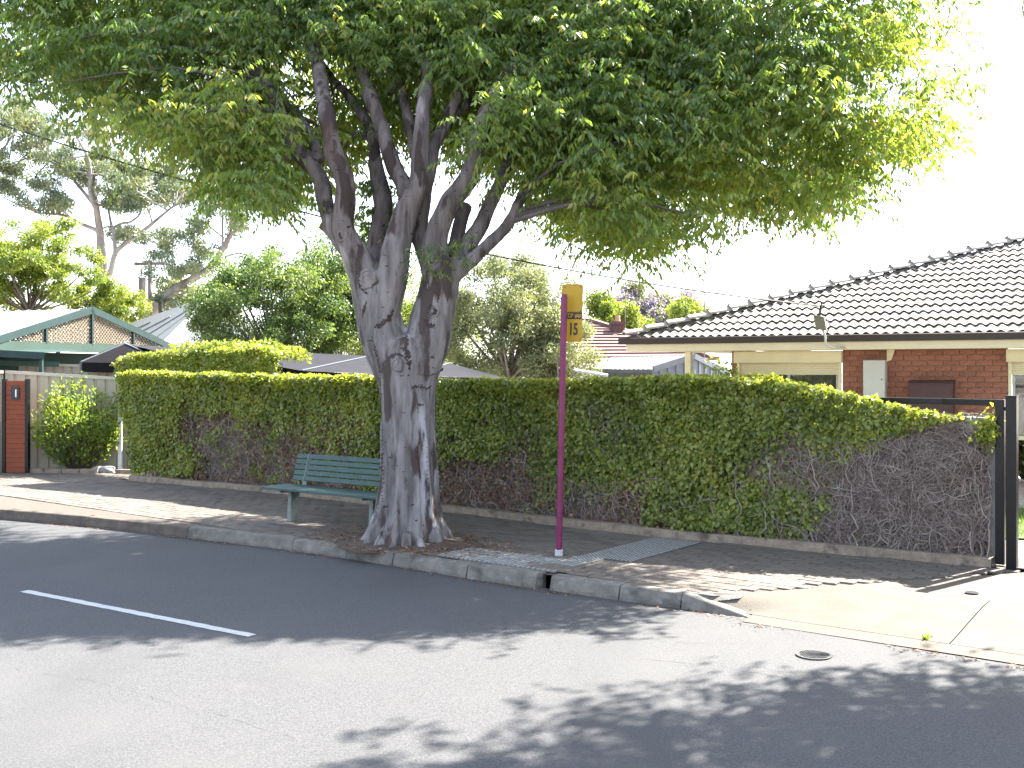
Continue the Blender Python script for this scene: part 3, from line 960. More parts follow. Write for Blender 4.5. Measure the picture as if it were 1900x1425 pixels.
# swellings under the big pruning scars
for (x, y, dd, r) in ((683, 518, -0.17, 0.11), (803, 578, -0.16, 0.10), (737, 676, -0.22, 0.10), (793, 532, -0.14, 0.06)):
    p = T(x, y, dd)
    body.tube([p + V(0, 0.14, 0.0), p + V(0, 0.06, 0), p + V(0, 0.0, 0), p + V(0, -0.02, 0)], [r * 1.3, r * 1.1, r * 0.9, r * 0.55], 14)
me = body.mesh('trunk')
tmp = bpy.data.objects.new('trunk_tmp', me)
COL.objects.link(tmp)
rm = tmp.modifiers.new('remesh', 'REMESH')
rm.mode = 'VOXEL'
rm.voxel_size = 0.019
sm = tmp.modifiers.new('smooth', 'SMOOTH')
sm.factor = 0.5
sm.iterations = 6
dg = bpy.context.evaluated_depsgraph_get()
tme = bpy.data.meshes.new_from_object(tmp.evaluated_get(dg))
bpy.data.objects.remove(tmp)
# bark relief pushed along the normals
nv = len(tme.vertices)
co = np.empty(nv * 3, dtype=np.float32)
tme.vertices.foreach_get('co', co)
co = co.reshape(-1, 3).astype(float)
no = np.empty(nv * 3, dtype=np.float32)
tme.vertices.foreach_get('normal', no)
no = no.reshape(-1, 3)
ang = np.arctan2(co[:, 1] - TREE.y, co[:, 0] - TREE.x)
low = np.clip(1 - co[:, 2] / 2.3, 0, 1)
flute = vnoise(np.stack([np.cos(ang) * 4.2, np.sin(ang) * 4.2, co[:, 2] * 0.35], 1)) - 0.5
fine = vnoise(co * np.array([26, 26, 7])) - 0.5
lump = vnoise(co * np.array([7, 7, 4])) - 0.5
ridge = 1 - np.abs(2 * vnoise(np.stack([np.cos(ang) * 6.5, np.sin(ang) * 6.5, co[:, 2] * 0.5 + 3], 1)) - 1) * 2
groove = -np.clip(ridge - 0.35, 0, 1) * 0.045
co += no * (flute * 0.085 * low ** 0.7 + groove * np.clip(low * 1.6, 0, 1) + fine * 0.012 + lump * 0.024)[:, None]
tme.vertices.foreach_set('co', co.astype(np.float32).ravel())
tme.update()
trunk_o = link('trunk', tme, 'bark', tree, smooth=True)
up_ = np.clip((co[:, 2] + 1.1 * (vnoise(co * np.array([6, 6, 2.5])) - 0.5) - 2.7) / 1.1, 0, 1)
ua_ = tme.attributes.new('upper', 'FLOAT', 'POINT')
ua_.data.foreach_set('value', up_.astype(np.float32))
from mathutils.bvhtree import BVHTree
tv = [Vector(c) for c in co]
TB = BVHTree.FromPolygons(tv, [tuple(p.vertices) for p in tme.polygons])
CAMP = V(0, 0, CAM_H)
def on_bark(x, y):
    h = TB.ray_cast(CAMP, (at(x, y, 12.0) - CAMP).normalized())
    return (h[0], h[1]) if h[0] is not None else (T(x, y, -0.3), V(0, -1, 0))
def scar(pp, w_):
    """rough dark seam in the bark along the pixels pp: a row of low flakes sunk into the surface"""
    P_, _ = smooth_path([V(x, y, 0) for x, y in pp], [1] * len(pp), 7)
    mb = MB()
    m_ = len(P_)
    for i, q in enumerate(P_):
        f = math.sin(math.pi * (i + 0.5) / m_)
        for k in range(4):
            x, y = q.x + random.gauss(0, w_ * 80 * (0.35 + 0.65 * f)), q.y + random.gauss(0, w_ * 95 * (0.35 + 0.65 * f))
            p, n_ = on_bark(x, y)
            a1 = n_.cross(V(0.2, 0.1, 1)).normalized()
            a2 = n_.cross(a1)
            r = w_ * random.uniform(0.6, 1.5) * (0.5 + 0.5 * f)
            ph = random.uniform(0, 6.28)
            rim = [p + (a1 * math.cos(ph + t * 1.047) + a2 * math.sin(ph + t * 1.047) * 1.5) * r * random.uniform(0.6, 1.25) - n_ * 0.004 for t in range(6)]
            mb.add(rim + [p + n_ * 0.003], [(t, (t + 1) % 6, 6) for t in range(6)])
    tag(mb.build('scar', 'dark_scar', trunk_o), kind='stuff')
scar([(708, 690), (714, 672), (725, 661), (738, 657), (752, 664), (760, 680)], 0.015)
scar([(754, 622), (752, 640), (757, 660), (760, 684)], 0.026)
scar([(776, 694), (795, 697), (812, 692), (822, 684)], 0.010)
scar([(666, 508), (665, 522), (670, 536), (682, 545)], 0.016)
scar([(800, 500), (810, 520), (814, 540), (812, 560)], 0.022)
scar([(788, 592), (796, 604), (806, 604)], 0.024)
scar([(696, 606), (708, 602), (722, 590), (730, 576)], 0.024)
scar([(680, 560), (676, 575), (672, 590)], 0.016)
scar([(775, 838), (776, 852), (778, 862)], 0.012)
scar([(791, 830), (793, 880), (797, 930)], 0.008)
scar([(737, 930), (740, 950), (738, 985)], 0.010)
scar([(710, 790), (709, 830), (711, 880), (709, 930)], 0.016)
scar([(690, 625), (698, 655), (704, 690), (706, 730)], 0.018)
scar([(808, 720), (807, 780), (812, 840), (816, 900)], 0.012)
scar([(764, 720), (775, 716), (790, 722), (800, 716)], 0.016)
scar([(775, 750), (785, 752)], 0.012)
# pruning scars: a rolled rim round a weathered face
def knot(x, y, dd, r, tilt=0.0, dark=False):
    c, sn_ = on_bark(x, y)
    nrm = (V(tilt, -1, 0.12).normalized() + sn_ * 0.8).normalized()
    c = c - nrm * 0.004
    a1 = nrm.cross(V(0, 0, 1)).normalized()
    a2 = a1.cross(nrm)
    mb = MB()
    m_, k_ = 22, 8
    for i in range(m_):
        a = 2 * math.pi * i / m_
        rad = a1 * math.cos(a) + a2 * math.sin(a) * 1.12
        for j in range(k_):
            b = 2 * math.pi * j / k_
            wob = 1 + 0.14 * math.sin(3 * a + x) + 0.07 * math.sin(7 * a + y)
            mb.v.append(tuple(c + rad * r * wob * (1 + 0.20 * math.cos(b)) + nrm * (0.22 * r * math.sin(b))))
    for i in range(m_):
        for j in range(k_):
            i2, j2 = (i + 1) % m_, (j + 1) % k_
            mb.f.append((i * k_ + j, i2 * k_ + j, i2 * k_ + j2, i * k_ + j2))
    rim = mb.build('knot', 'bark', trunk_o, smooth=True)
    f = MB()
    vs = []
    for q in range(5):
        for i in range(18):
            a = 2 * math.pi * i / 18
            rr_ = r * (1 - q / 5)
            vs.append(c + (a1 * math.cos(a) + a2 * math.sin(a) * 1.12) * rr_ + nrm * (0.03 * r + (0.07 * r if q % 2 else 0)))
    fs = [(q * 18 + i, q * 18 + (i + 1) % 18, (q + 1) * 18 + (i + 1) % 18, (q + 1) * 18 + i) for q in range(4) for i in range(18)]
    fs.append(tuple(4 * 18 + i for i in range(18)))
    f.add(vs, fs)
    f.build('knot_face', 'dark_scar' if dark else 'knot_wood', trunk_o, smooth=True)
knot(683, 518, -0.27, 0.085, 0.1)
knot(802, 577, -0.26, 0.062, -0.05, True)
knot(737, 676, -0.335, 0.060, -0.05)
knot(796, 531, -0.22, 0.030, 0)
knot(876, 480, -0.10, 0.040, 0.25)
knot(634, 437, -0.18, 0.045, 0.2, True)
# crown
LOW = [(-400, 120), (0, 175), (60, 190), (110, 215), (160, 255), (240, 285), (320, 310), (365, 345), (400, 395), (440, 430), (480, 425), (520, 400), (590, 372), (640, 330), (700, 330), (760, 300), (840, 295), (880, 270),
       (900, 320), (915, 350), (960, 345), (1000, 400), (1040, 462), (1110, 495), (1200, 525), (1235, 478), (1300, 474), (1370, 444), (1400, 452), (1440, 408), (1500, 428), (1560, 412), (1620, 342), (1700, 312),
       (1750, 282), (1775, 225), (1840, 190), (1852, 150), (1856, 60), (1850, -40), (1900, -700)]
lx, ly = [p[0] for p in LOW], [p[1] for p in LOW]
def in_poly(x, y, poly):
    r = np.zeros(len(x), dtype=bool)
    j = len(poly) - 1
    for i in range(len(poly)):
        xi, yi = poly[i]
        xj, yj = poly[j]
        c = ((yi > y) != (yj > y)) & (x < (xj - xi) * (y - yi) / (yj - yi + 1e-9) + xi)
        r ^= c
        j = i
    return r
FAN = [(470, 95), (585, 330), (600, 440), (760, 640), (880, 500), (965, 360), (905, 330), (890, 250), (925, 150), (930, 90), (860, 140), (740, 110), (660, 90), (560, 20)]
def crown_points(n_):
    """clump centres inside the crown: a broad dome, cut back on the road side"""
    C = np.array([-0.1, 13.5, 6.15])
    R = np.array([7.1, 4.1, 3.5])
    out = []
    while sum(len(o) for o in out) < n_:
        d = rand_dir(4000)
        rad = rng.random(4000) ** 0.42
        P = C + d * rad[:, None] * R
        x, y = px_of(P)
        keep = P[:, 1] > 8.38 + SUN_Y * P[:, 2] + 0.25 * rng.random(4000)
        low = np.interp(x, lx, ly)
        keep &= y + 38 + 20 * vnoise(np.stack([x / 60, y / 60, x * 0], 1)) < low
        keep &= x < 1785 - 25 * rng.random(4000)
        keep &= P[:, 2] < 9.0
        fan = in_poly(x, y, FAN)
        keep &= ~(fan & (P[:, 1] < TD + 1.0))
        keep &= ~(fan & (rng.random(4000) < 0.45))
        # the crown is made of masses with gaps between
        mass = vnoise(P * 1.15 + 4.0)
        keep &= mass > np.interp(P[:, 0], [-2, 1.5, 4], [0.34, 0.36, 0.41])
        # the right side is a thinner spray of foliage
        keep &= np.abs(P[:, 1] - 13.2) < np.interp(P[:, 0], [0.5, 5.5], [4.1, 1.7])
        out.append(P[keep])
    return np.concatenate(out)[:n_]
clumps = crown_points(1200)
# the clipped road side of the crown is dense
fr = []
while len(fr) < 230:
    q = np.array([rng.uniform(-6.2, 4.6), 0, rng.uniform(4.3, 8.6)])
    q[1] = 8.42 + SUN_Y * q[2] + abs(rng.normal(0, 0.30))
    e_ = (q - np.array([-0.1, 13.5, 6.15])) / np.array([7.1, 4.1, 3.5])
    x, y = px_of(q)
    if (e_ ** 2).sum() < 1.0 and y + 45 < np.interp(x, lx, ly) and not (in_poly(np.array([x]), np.array([y]), FAN)[0] and q[1] < TD + 1.0):
        fr.append(q)
clumps = np.concatenate([clumps, np.array(fr)])
def drooping_leaves(name, C, per_twig, twigs, parent, m, leafL, leafW, spread=0.34, twigL=0.42, tint_c=None):
    nC = len(C)
    T_ = nC * twigs
    base = np.repeat(C, twigs, axis=0) + rng.normal(0, spread * 0.5, (T_, 3)) * np.array([1.15, 1.15, 0.8])
    dr = rand_dir(T_) * np.array([1, 1, 0.55]) + np.array([0, 0, 0.05])
    dr = norm(dr)
    ln = twigL * rng.uniform(0.6, 1.25, T_)
    t = (np.arange(per_twig) + 0.6) / per_twig
    P = base[:, None] + dr[:, None] * (ln[:, None] * t)[..., None] + np.array([0, 0, -0.30])[None, None] * (ln[:, None] * t ** 2)[..., None]
    tan = dr[:, None] + np.array([0, 0, -0.6]) * t[None, :, None]
    side = norm(np.cross(np.repeat(dr[:, None], per_twig, 1), np.array([0, 0, 1.0])))
    sg = np.where(np.arange(per_twig) % 2 == 0, 1.0, -1.0)[None, :, None]
    D = tan * 0.55 + side * sg * 0.65 + np.array([0, 0, -0.92]) + rng.normal(0, 0.28, P.shape)
    Nn = np.array([0, 0, 0.8]) + rng.normal(0, 0.55, P.shape) + side * sg * 0.3
    P = P.reshape(-1, 3)
    n_ = len(P)
    ct = rng.random(nC) if tint_c is None else tint_c
    tint = np.clip(np.repeat(ct, twigs * per_twig) * 0.55 + rng.normal(0.22, 0.16, n_), 0, 0.93)
    old = rng.random(n_) < 0.035
    tint[old] = 1.0
    me = leaf_mesh(name, P, D.reshape(-1, 3), Nn.reshape(-1, 3), leafL * rng.uniform(0.7, 1.25, n_), leafW * rng.uniform(0.75, 1.25, n_), tint)
    return link(name, me, m, parent)
crown = drooping_leaves('crown', clumps, 13, 25, tree, 'tree_leaf', 0.098, 0.034, tint_c=np.clip(1.5 * (vnoise(clumps * 0.9 + 11) - 0.5) + 0.5 + rng.normal(0, 0.22, len(clumps)), 0, 1))
# branchlets that carry the clumps
sp = np.array([tuple(p) for p, r in skel])
sr = np.array([r for p, r in skel])
far = np.where(sr < 0.085)[0]
br = MB()
for i in rng.choice(len(clumps), 330, replace=False):
    c = clumps[i]
    d = np.linalg.norm(sp[far] - c, axis=1) + 0.6 * np.maximum(0, sp[far][:, 2] - c[2])
    k = far[int(np.argmin(d))]
    a, b = Vector(sp[k]), Vector(c)
    L = (b - a).length
    if L > 2.3:
        continue
    mid = a.lerp(b, 0.5) + V(random.gauss(0, 0.08), random.gauss(0, 0.08), 0.10 * L)
    P_, R_ = smooth_path([a, mid, b], [min(0.035, sr[k] * 0.6), 0.02, 0.006], 4)
    br.tube(P_, R_, 6, caps=False)
tag(br.build('branch', 'limb_bark', tree, smooth=True), kind='stuff')
# leafy shoots on the bole fork
sh = np.array([tuple(T(*p)) for p in ((790, 470, -0.35), (812, 462, -0.4), (836, 470, -0.4), (850, 455, -0.35), (822, 492, -0.38), (868, 500, -0.1), (782, 500, -0.3))])
tag(drooping_leaves('shoot', sh, 9, 5, tree, 'tree_leaf', 0.08, 0.018, spread=0.12, twigL=0.26, tint_c=np.full(len(sh), 0.3)), kind='stuff')
sh = np.array([tuple(T(700 + random.gauss(0, 16), y, 0.62)) for y in range(330, 480, 8)])
tag(drooping_leaves('shoot', sh, 9, 6, tree, 'tree_leaf', 0.09, 0.034, spread=0.14, twigL=0.22, tint_c=np.full(len(sh), 0.1)), kind='stuff')

# the neighbouring street tree, just outside the frame, whose shade lies on the road
T2 = V(6.7, 5.6, 0)
tree2 = empty('shade_tree', T2, 'second street tree standing on the footpath past the driveway, casting shade over the road', 'tree')
mb = MB()
c2 = V(7.35, 7.25, 6.4)
P_, R_ = smooth_path([T2 + V(0, 0, -0.05), T2 + V(0.05, 0.05, 0.5), T2 + V(0.1, 0.2, 1.8), T2 + V(0.3, 0.5, 3.0)], [0.42, 0.30, 0.27, 0.25], 5)
mb.tube(P_, R_, 16)
top = P_[-1]
for k in range(9):
    a = 2 * math.pi * k / 9
    e = c2 + V(2.0 * math.cos(a), 2.0 * math.sin(a), random.uniform(-0.3, 1.4))
    mid = top.lerp(e, 0.5) + V(0, 0, -0.1)
    P_, R_ = smooth_path([top - V(0, 0, 0.3), mid, e], [0.13, 0.08, 0.02], 5)
    mb.tube(P_, R_, 8)
mb.build('trunk', 'bark', tree2, smooth=True)
cl = []
while len(cl) < 850:
    d = rand_dir(1)[0]
    q = np.array(c2) + d * rng.random() ** 0.36 * np.array([3.8, 3.3, 2.0])
    x, y = px_of(q)
    if x < 2060 and y > -160:
        continue
    if vnoise(q * 1.1 + 2) > 0.12:
        cl.append(q)
drooping_leaves('crown', np.array(cl), 9, 18, tree2, 'tree_leaf', 0.12, 0.055, spread=0.5)

# ------------------------------------------------------------------ ivy covered wall
TOP_U, TOP_Z = [], []
for (x, z) in ((250, 1.84), (400, 1.83), (560, 1.78), (700, 1.78), (900, 1.75), (1100, 1.77), (1270, 1.80), (1340, 1.79), (1420, 1.75), (1500, 1.69), (1560, 1.66), (1640, 1.55), (1700, 1.48), (1760, 1.42), (1845, 1.38)):
    # where the ray of column x meets the hedge line
    r = (x - 950.0) / FPX
    best = min(np.linspace(UH0 - 0.5, UH1 + 0.5, 800), key=lambda u: abs((lambda p: p.x / p.y - r)(un(u, hedge_n(u)))))
    TOP_U.append(best)
    TOP_Z.append(z)
def top_z(u):
    return np.interp(u, TOP_U, TOP_Z)
ivy = empty('ivy_wall', un((UH0 + UH1) / 2, hedge_n((UH0 + UH1) / 2) + 0.2), 'long ivy covered wall along the footpath, its right end bare tangled vine', 'hedge')
WOFF = 0.22                                     # face of the wall behind the hedge line
us = np.linspace(UH0 + 0.15, UH1 - 0.03, 15)
for i in range(14):
    a, b = us[i] + 0.004, us[i + 1] - 0.004
    za, zb = float(top_z(a)) - 0.05, float(top_z(b)) - 0.05
    if i > 10:
        za = zb = 1.40
    p, q = un(a, hedge_n(a) + WOFF), un(b, hedge_n(b) + WOFF)
    MB().prism([p, q, q + V(0, 0, zb), p + V(0, 0, za)], N * 0.06).build('wall_sheet', 'end_sheet' if i == 13 else 'wall_sheet', ivy)
# end post and capping of the bare end
MB().box(un(UH1 - 0.035, hN[-1] + 0.15, 0.70), U * 0.045, N * 0.10, V(0, 0, 0.70)).build('end_post', 'end_sheet', ivy, bevel=0.006)
MB().box(un(UH1 - 0.85, hedge_n(UH1 - 0.85) + WOFF + 0.03, 1.425), U * 0.85 + N * (hedge_n(UH1) - hedge_n(UH1 - 0.85)) * 0.5, N * 0.09, V(0, 0, 0.02)).build('wall_cap', 'end_sheet', ivy, bevel=0.006)
# concrete edging at the foot
for i in range(12):
    a = UH0 + (UH1 - UH0) * i / 12 + 0.001
    b = UH0 + (UH1 - UH0) * (i + 1) / 12 - 0.001
    mb = MB()
    na, nb = hedge_n(a), hedge_n(b)
    kk = 6
    for j in range(kk):
        f0, f1 = j / kk, (j + 1) / kk
        u0, u1 = a + (b - a) * f0, a + (b - a) * f1
        sec = []
        for u_ in (u0, u1):
            n_ = na + (nb - na) * ((u_ - a) / (b - a))
            h_ = 0.075 + 0.02 * vnoise([u_ * 2.1, 0.3, 0.7])
            j_ = 0.02 * (vnoise([u_ * 3.3, 4.3, 0.7]) - 0.5)
            sec.append([un(u_, n_ - 0.12 + j_, -0.02), un(u_, n_ - 0.11 + j_, h_ - 0.012), un(u_, n_ - 0.09 + j_, h_), un(u_, n_ + 0.04, h_)])
        for q in range(3):
            mb.quad(sec[0][q], sec[1][q], sec[1][q + 1], sec[0][q + 1])
    n0_, n1_ = na, nb
    mb.build('edging', 'edge_concrete', ivy)

def leaf_density(P):
    """1 where the ivy is leafy, 0 where only stems are left"""
    x, y = px_of(P)
    d = np.ones(len(P))
    wob = (vnoise(np.stack([x / 28, y / 28, x * 0 + 2], 1)) - 0.5)
    wob2 = (vnoise(np.stack([x / 70, y / 45, x * 0 + 6], 1)) - 0.5)
    # bare right end: right of a slanting edge
    edge = np.interp(y, [750, 770, 785, 800, 830, 900, 960, 1010, 1030], [1830, 1770, 1715, 1665, 1600, 1525, 1490, 1470, 1430])
    bare = np.clip((x - edge + 55 * wob) / 30.0, 0, 1)
    d *= 1 - 0.985 * bare
    # a fringe of leaves hangs over the top of the bare end
    topl = np.interp(x, [1640, 1845], [800, 806])
    d = np.maximum(d, np.clip((topl - y + 18 * wob) / 12, 0, 1) * np.interp(x, [1660, 1740], [0.5, 0.16]))
    # stems showing through low down
    def patch(x0, y0, rx, ry, s):
        return s * np.clip(1.75 - np.hypot((x - x0) / rx, (y - y0) / ry) + 1.1 * wob2 + 1.2 * wob, 0, 1)
    for a in ((900, 900, 85, 75, 1.0), (470, 820, 70, 40, 0.75), (640, 800, 55, 30, 0.6), (1010, 955, 130, 35, 0.9), (390, 840, 50, 40, 0.7), (560, 870, 80, 35, 0.75), (830, 880, 40, 70, 0.7), (1130, 800, 40, 40, 0.4), (1480, 860, 70, 40, 0.5), (1250, 900, 60, 25, 0.3), (1100, 930, 60, 30, 0.6)):
        d *= 1 - 0.93 * np.clip(patch(*a), 0, 1)
    foot = np.interp(x, [250, 300, 420, 560, 850, 1200, 1300, 1500], [850, 860, 866, 880, 912, 962, 992, 1010])
    d *= 1 - 0.9 * np.clip((y - foot + 45 * wob + 40 * wob2) / 14, 0, 1)
    return d ** 1.8
# leaves on the face
nl = 128000
u_ = rng.uniform(UH0 - 0.12, UH1 + 0.02, nl)
hz = top_z(u_)
z_ = rng.random(nl) ** 0.92 * (hz + 0.04) + 0.02
hn = np.array([np.interp(u_, hU, hN)])[0]
bul = 0.16 * (vnoise(np.stack([u_ * 1.9, z_ * 2.3, u_ * 0], 1)) - 0.45) + 0.07 * (vnoise(np.stack([u_ * 6, z_ * 6, u_ * 0], 1)) - 0.5)
lean = 0.12 * (z_ / 1.8)
dep = np.abs(rng.normal(0, 0.075, nl))
nn_ = hn - 0.0 - lean * 0.6 - bul + dep
uu_ = u_ - np.clip((UH0 + 0.9 - u_), 0, 1) * 0.35 * (z_ / 1.9)
P = np.array(O)[None] + np.outer(uu_, np.array(U)) + np.outer(nn_, np.array(N))
P[:, 2] = z_
keep = rng.random(nl) < leaf_density(P)
# never grow into the wall sheets
P = P[keep]
n_ = len(P)
out = -np.array(N)
D = np.array([0, 0, -0.85]) + out * 0.35 + rng.normal(0, 0.55, (n_, 3))
Nn = out * 0.9 + np.array([0, 0, 0.55]) + rng.normal(0, 0.55, (n_, 3))
ptint = np.clip(0.55 * vnoise(P * np.array([2.2, 2.2, 2.8])) + rng.normal(0.24, 0.24, n_), 0, 1)
P1, D1_, N1, t1 = P, D, Nn, ptint
# leaves over the top
nl = 42000
u_ = rng.uniform(UH0 - 0.35, UH1 - 0.55, nl)
hz = top_z(u_)
w_ = rng.random(nl)
hn = np.interp(u_, hU, hN)
wid = np.clip((UH1 - u_) / 3.0, 0.32, 0.62)
nn_ = hn - 0.10 + w_ * wid
bumpz = 0.15 * (vnoise(np.stack([u_ * 2.6, nn_ * 3, u_ * 0 + 3], 1)) - 0.5) + 0.07 * (vnoise(np.stack([u_ * 8, nn_ * 8, u_ * 0], 1)) - 0.5)
edge_drop = 0.10 * np.clip(1 - w_ / 0.22, 0, 1) ** 2 + 0.16 * np.clip((w_ - 0.8) / 0.2, 0, 1) ** 2
z_ = hz - edge_drop + bumpz * np.interp(u_, [UH1 - 5, UH1 - 4], [0.8, 1.5]) - np.abs(rng.normal(0, 0.05, nl)) + 0.015
P = np.array(O)[None] + np.outer(u_, np.array(U)) + np.outer(nn_, np.array(N))
P[:, 2] = z_
thin = np.clip((UH1 - 1.1 - u_) / 1.3, 0.0, 1)
keep = rng.random(nl) < thin
P = P[keep]
n_ = len(P)
D = np.array([0, 0, 0.15]) + out * 0.3 + rng.normal(0, 0.7, (n_, 3))
Nn = np.array([0, 0, 1.0]) + out * 0.2 + rng.normal(0, 0.45, (n_, 3))
t2 = np.clip(0.4 * vnoise(P * 3) + rng.normal(0.45, 0.18, n_), 0, 1)
# tufts at the far right end of the wall
nt = 260
tq = np.array([tuple(un(UH1 - 0.05 + random.gauss(0, 0.05), hN[-1] - 0.05 + random.gauss(0, 0.05), 1.40 + random.gauss(-0.06, 0.07))) for _ in range(nt)])
PT = np.concatenate([P1, P, tq])
DT = np.concatenate([D1_, D, rng.normal(0, 0.6, (nt, 3)) + np.array([0, 0, -0.3])])
NT = np.concatenate([N1, Nn, rng.normal(0, 0.5, (nt, 3)) + np.array([0, -0.3, 0.8])])
tt = np.concatenate([t1, t2, rng.uniform(0.4, 0.9, nt)])
me = leaf_mesh('ivy', PT, DT, NT, rng.uniform(0.036, 0.070, len(PT)), rng.uniform(0.034, 0.064, len(PT)), tt, fold=0.16, wide=0.40)
tag(link('ivy', me, 'ivy_leaf', ivy), kind='stuff')
# dead leaves caught among the stems
nl = 26000
u_ = rng.uniform(UH0, UH1, nl)
z_ = rng.random(nl) * 1.2 + 0.05
hn = np.interp(u_, hU, hN)
P = np.array(O)[None] + np.outer(u_, np.array(U)) + np.outer(hn + rng.uniform(-0.02, 0.12, nl), np.array(N))
P[:, 2] = z_
x, y = px_of(P)
keep = (rng.random(nl) < 0.55 * (1 - leaf_density(P))) & (x < 1560) & (vnoise(P * 2.4 + 7) > 0.40)
P = P[keep]
n_ = len(P)
me = leaf_mesh('dead_ivy', P, rng.normal(0, 0.5, (n_, 3)) + np.array([0, 0, -0.8]), out + rng.normal(0, 0.6, (n_, 3)), rng.uniform(0.03, 0.055, n_), rng.uniform(0.02, 0.045, n_), rng.random(n_))
tag(link('dead_ivy', me, 'dry_leaf', ivy), kind='stuff')
# stems
vine = [MB(), MB()]
cnt = 0
tries = 0
while cnt < 9500 and tries < 140000:
    tries += 1
    u = random.uniform(UH0, UH1 - 0.02)
    if random.random() < 0.55:
        u = random.uniform(UH1 - 2.6, UH1 - 0.01)
    z = random.uniform(0.03, float(top_z(u)) - 0.02)
    p0 = un(u, hedge_n(u) + 0.06, z)
    dens = float(leaf_density(np.array([tuple(p0)]))[0])
    if random.random() < dens * 0.93:
        continue
    cnt += 1
    a = random.gauss(math.pi / 2, 0.8) if random.random() < 0.55 else random.uniform(0, 2 * math.pi)
    step = random.uniform(0.025, 0.055)
    r = random.choice((0.0016, 0.002, 0.0025, 0.003, 0.004))
    dn = random.uniform(-0.03, 0.15)
    pts_ = []
    curl = random.gauss(0, 0.15)
    for k in range(random.randint(7, 15)):
        if u > UH1 - 0.01 or u < UH0 or z < 0.02 or z > float(top_z(u)) + 0.01:
            break
        pts_.append(un(u, hedge_n(u) + dn, z))
        a += curl + random.gauss(0, 0.38)
        u += math.cos(a) * step
        z += math.sin(a) * step
        dn = min(0.17, max(-0.06, dn + random.gauss(0, 0.016)))
    if len(pts_) > 3:
        vine[1 if random.random() < 0.42 else 0].tube(pts_, [r * (1 - 0.5 * i / len(pts_)) for i in range(len(pts_))], 4, caps=False)
# some thick old stems rising from the ground
for k in range(46):
    u = random.uniform(UH1 - 2.9, UH1 - 0.03) if k < 32 else random.uniform(UH0 + 0.2, UH1)
    if k < 5:
        u = UH1 - 0.03 - 0.03 * k
    z = 0.02
    pts_ = []
    dn = random.uniform(-0.02, 0.06)
    for j in range(16):
        pts_.append(un(u, hedge_n(u) + dn, z))
        u = min(UH1 - 0.015, u + random.gauss(-0.004, 0.028))
        z += random.uniform(0.05, 0.095)
        dn = min(0.12, max(-0.05, dn + random.gauss(0, 0.012)))
        if z > float(top_z(u)) - 0.03:
            break
    r = random.uniform(0.006, 0.012)
    vine[1 if k % 4 == 0 else 0].tube(pts_, [r * (1 - 0.6 * i / len(pts_)) for i in range(len(pts_))], 6, caps=False)
# dead stems lying over the cap
for k in range(60):
    u = UH1 - random.uniform(0.1, 1.5)
    z = 1.44 + random.uniform(0, 0.03)
    nn0 = hedge_n(u) + random.uniform(0.0, 0.25)
    a = random.uniform(0, 2 * math.pi)
    pts_ = []
    for j in range(7):
        pts_.append(un(min(u, UH1 + 0.02), nn0, z))
        a += random.gauss(0, 0.5)
        u += 0.05 * math.cos(a)
        nn0 += 0.03 * math.sin(a)
        z = max(1.44, z + random.gauss(0.002, 0.012))
    vine[k % 2].tube(pts_, 0.005, 4, caps=False)
tag(vine[0].build('vine_stem', 'vine', ivy), kind='stuff')
tag(vine[1].build('vine_stem', 'vine_pale', ivy), kind='stuff')

# ------------------------------------------------------------------ taller hedge behind the left part
b0, b1 = -2.9, 2.75
th = empty('clipped_hedge', un(UH0 + 0.6, hN[0] + 1.5), 'taller clipped green hedge rising behind the left part of the ivy wall', 'hedge')
nl = 30000
u_ = UH0 + rng.uniform(b0, b1, nl)
face = rng.random(nl)
n0_ = np.interp(UH0 + 0.0, hU, hN) + 1.15 - 0.10 * (u_ - UH0)
zt = np.interp(u_ - UH0, [b0, -0.6, 0.5, 1.9, 3.35], [2.20, 2.28, 2.31, 2.30, 2.26]) + 0.10 * (vnoise(np.stack([u_ * 4, u_ * 0, u_ * 0], 1)) - 0.5)
is_top = face < 0.42
z_ = np.where(is_top, zt - np.abs(rng.normal(0, 0.05, nl)), rng.uniform(0.9, 1.0, nl) * 0 + zt - rng.random(nl) * np.where(u_ - UH0 < -1.6, 0.75, 1.1))
dn_ = np.where(is_top, rng.random(nl) * 0.8, 0.05 * rng.normal(size=nl) + 0.10 * (vnoise(np.stack([u_ * 3, z_ * 3, u_ * 0], 1)) - 0.5))
# round the two ends
rnd = np.clip((b0 + 0.5 - (u_ - UH0)) / 0.5, 0, 1) + np.clip(((u_ - UH0) - b1 + 0.4) / 0.4, 0, 1)
z_ = z_ - 0.12 * rnd ** 2
P = np.array(O)[None] + np.outer(u_, np.array(U)) + np.outer(n0_ + dn_, np.array(N))
P[:, 2] = z_
# loose shoots above the top
ns = 240
su = UH0 + rng.uniform(-0.9, 1.8, ns)
sp_ = np.repeat(su, 9)
sz = np.tile(np.linspace(0.0, 0.17, 9), ns) * np.repeat(rng.uniform(0.3, 1.0, ns), 9)
S_ = np.array(O)[None] + np.outer(sp_ + np.repeat(rng.normal(0, 0.03, ns), 9) * sz * 8, np.array(U)) + np.outer(np.repeat(hN[0] + 1.5 + rng.normal(0, 0.2, ns), 9), np.array(N))
S_[:, 2] = np.interp(sp_ - UH0, [b0, -0.6, 0.5, 1.9, 3.35], [2.20, 2.28, 2.31, 2.30, 2.26]) + sz
P = np.concatenate([P, S_])
n_ = len(P)
D = rng.normal(0, 0.7, (n_, 3)) + out * 0.3
Nn = np.array([0, 0, 0.9]) + out * 0.45 + rng.normal(0, 0.5, (n_, 3))
me = leaf_mesh('leaf', P, D, Nn, rng.uniform(0.05, 0.085, n_), rng.uniform(0.035, 0.06, n_), np.clip(0.45 * vnoise(P * 3) + rng.normal(0.32, 0.18, n_), 0, 1))
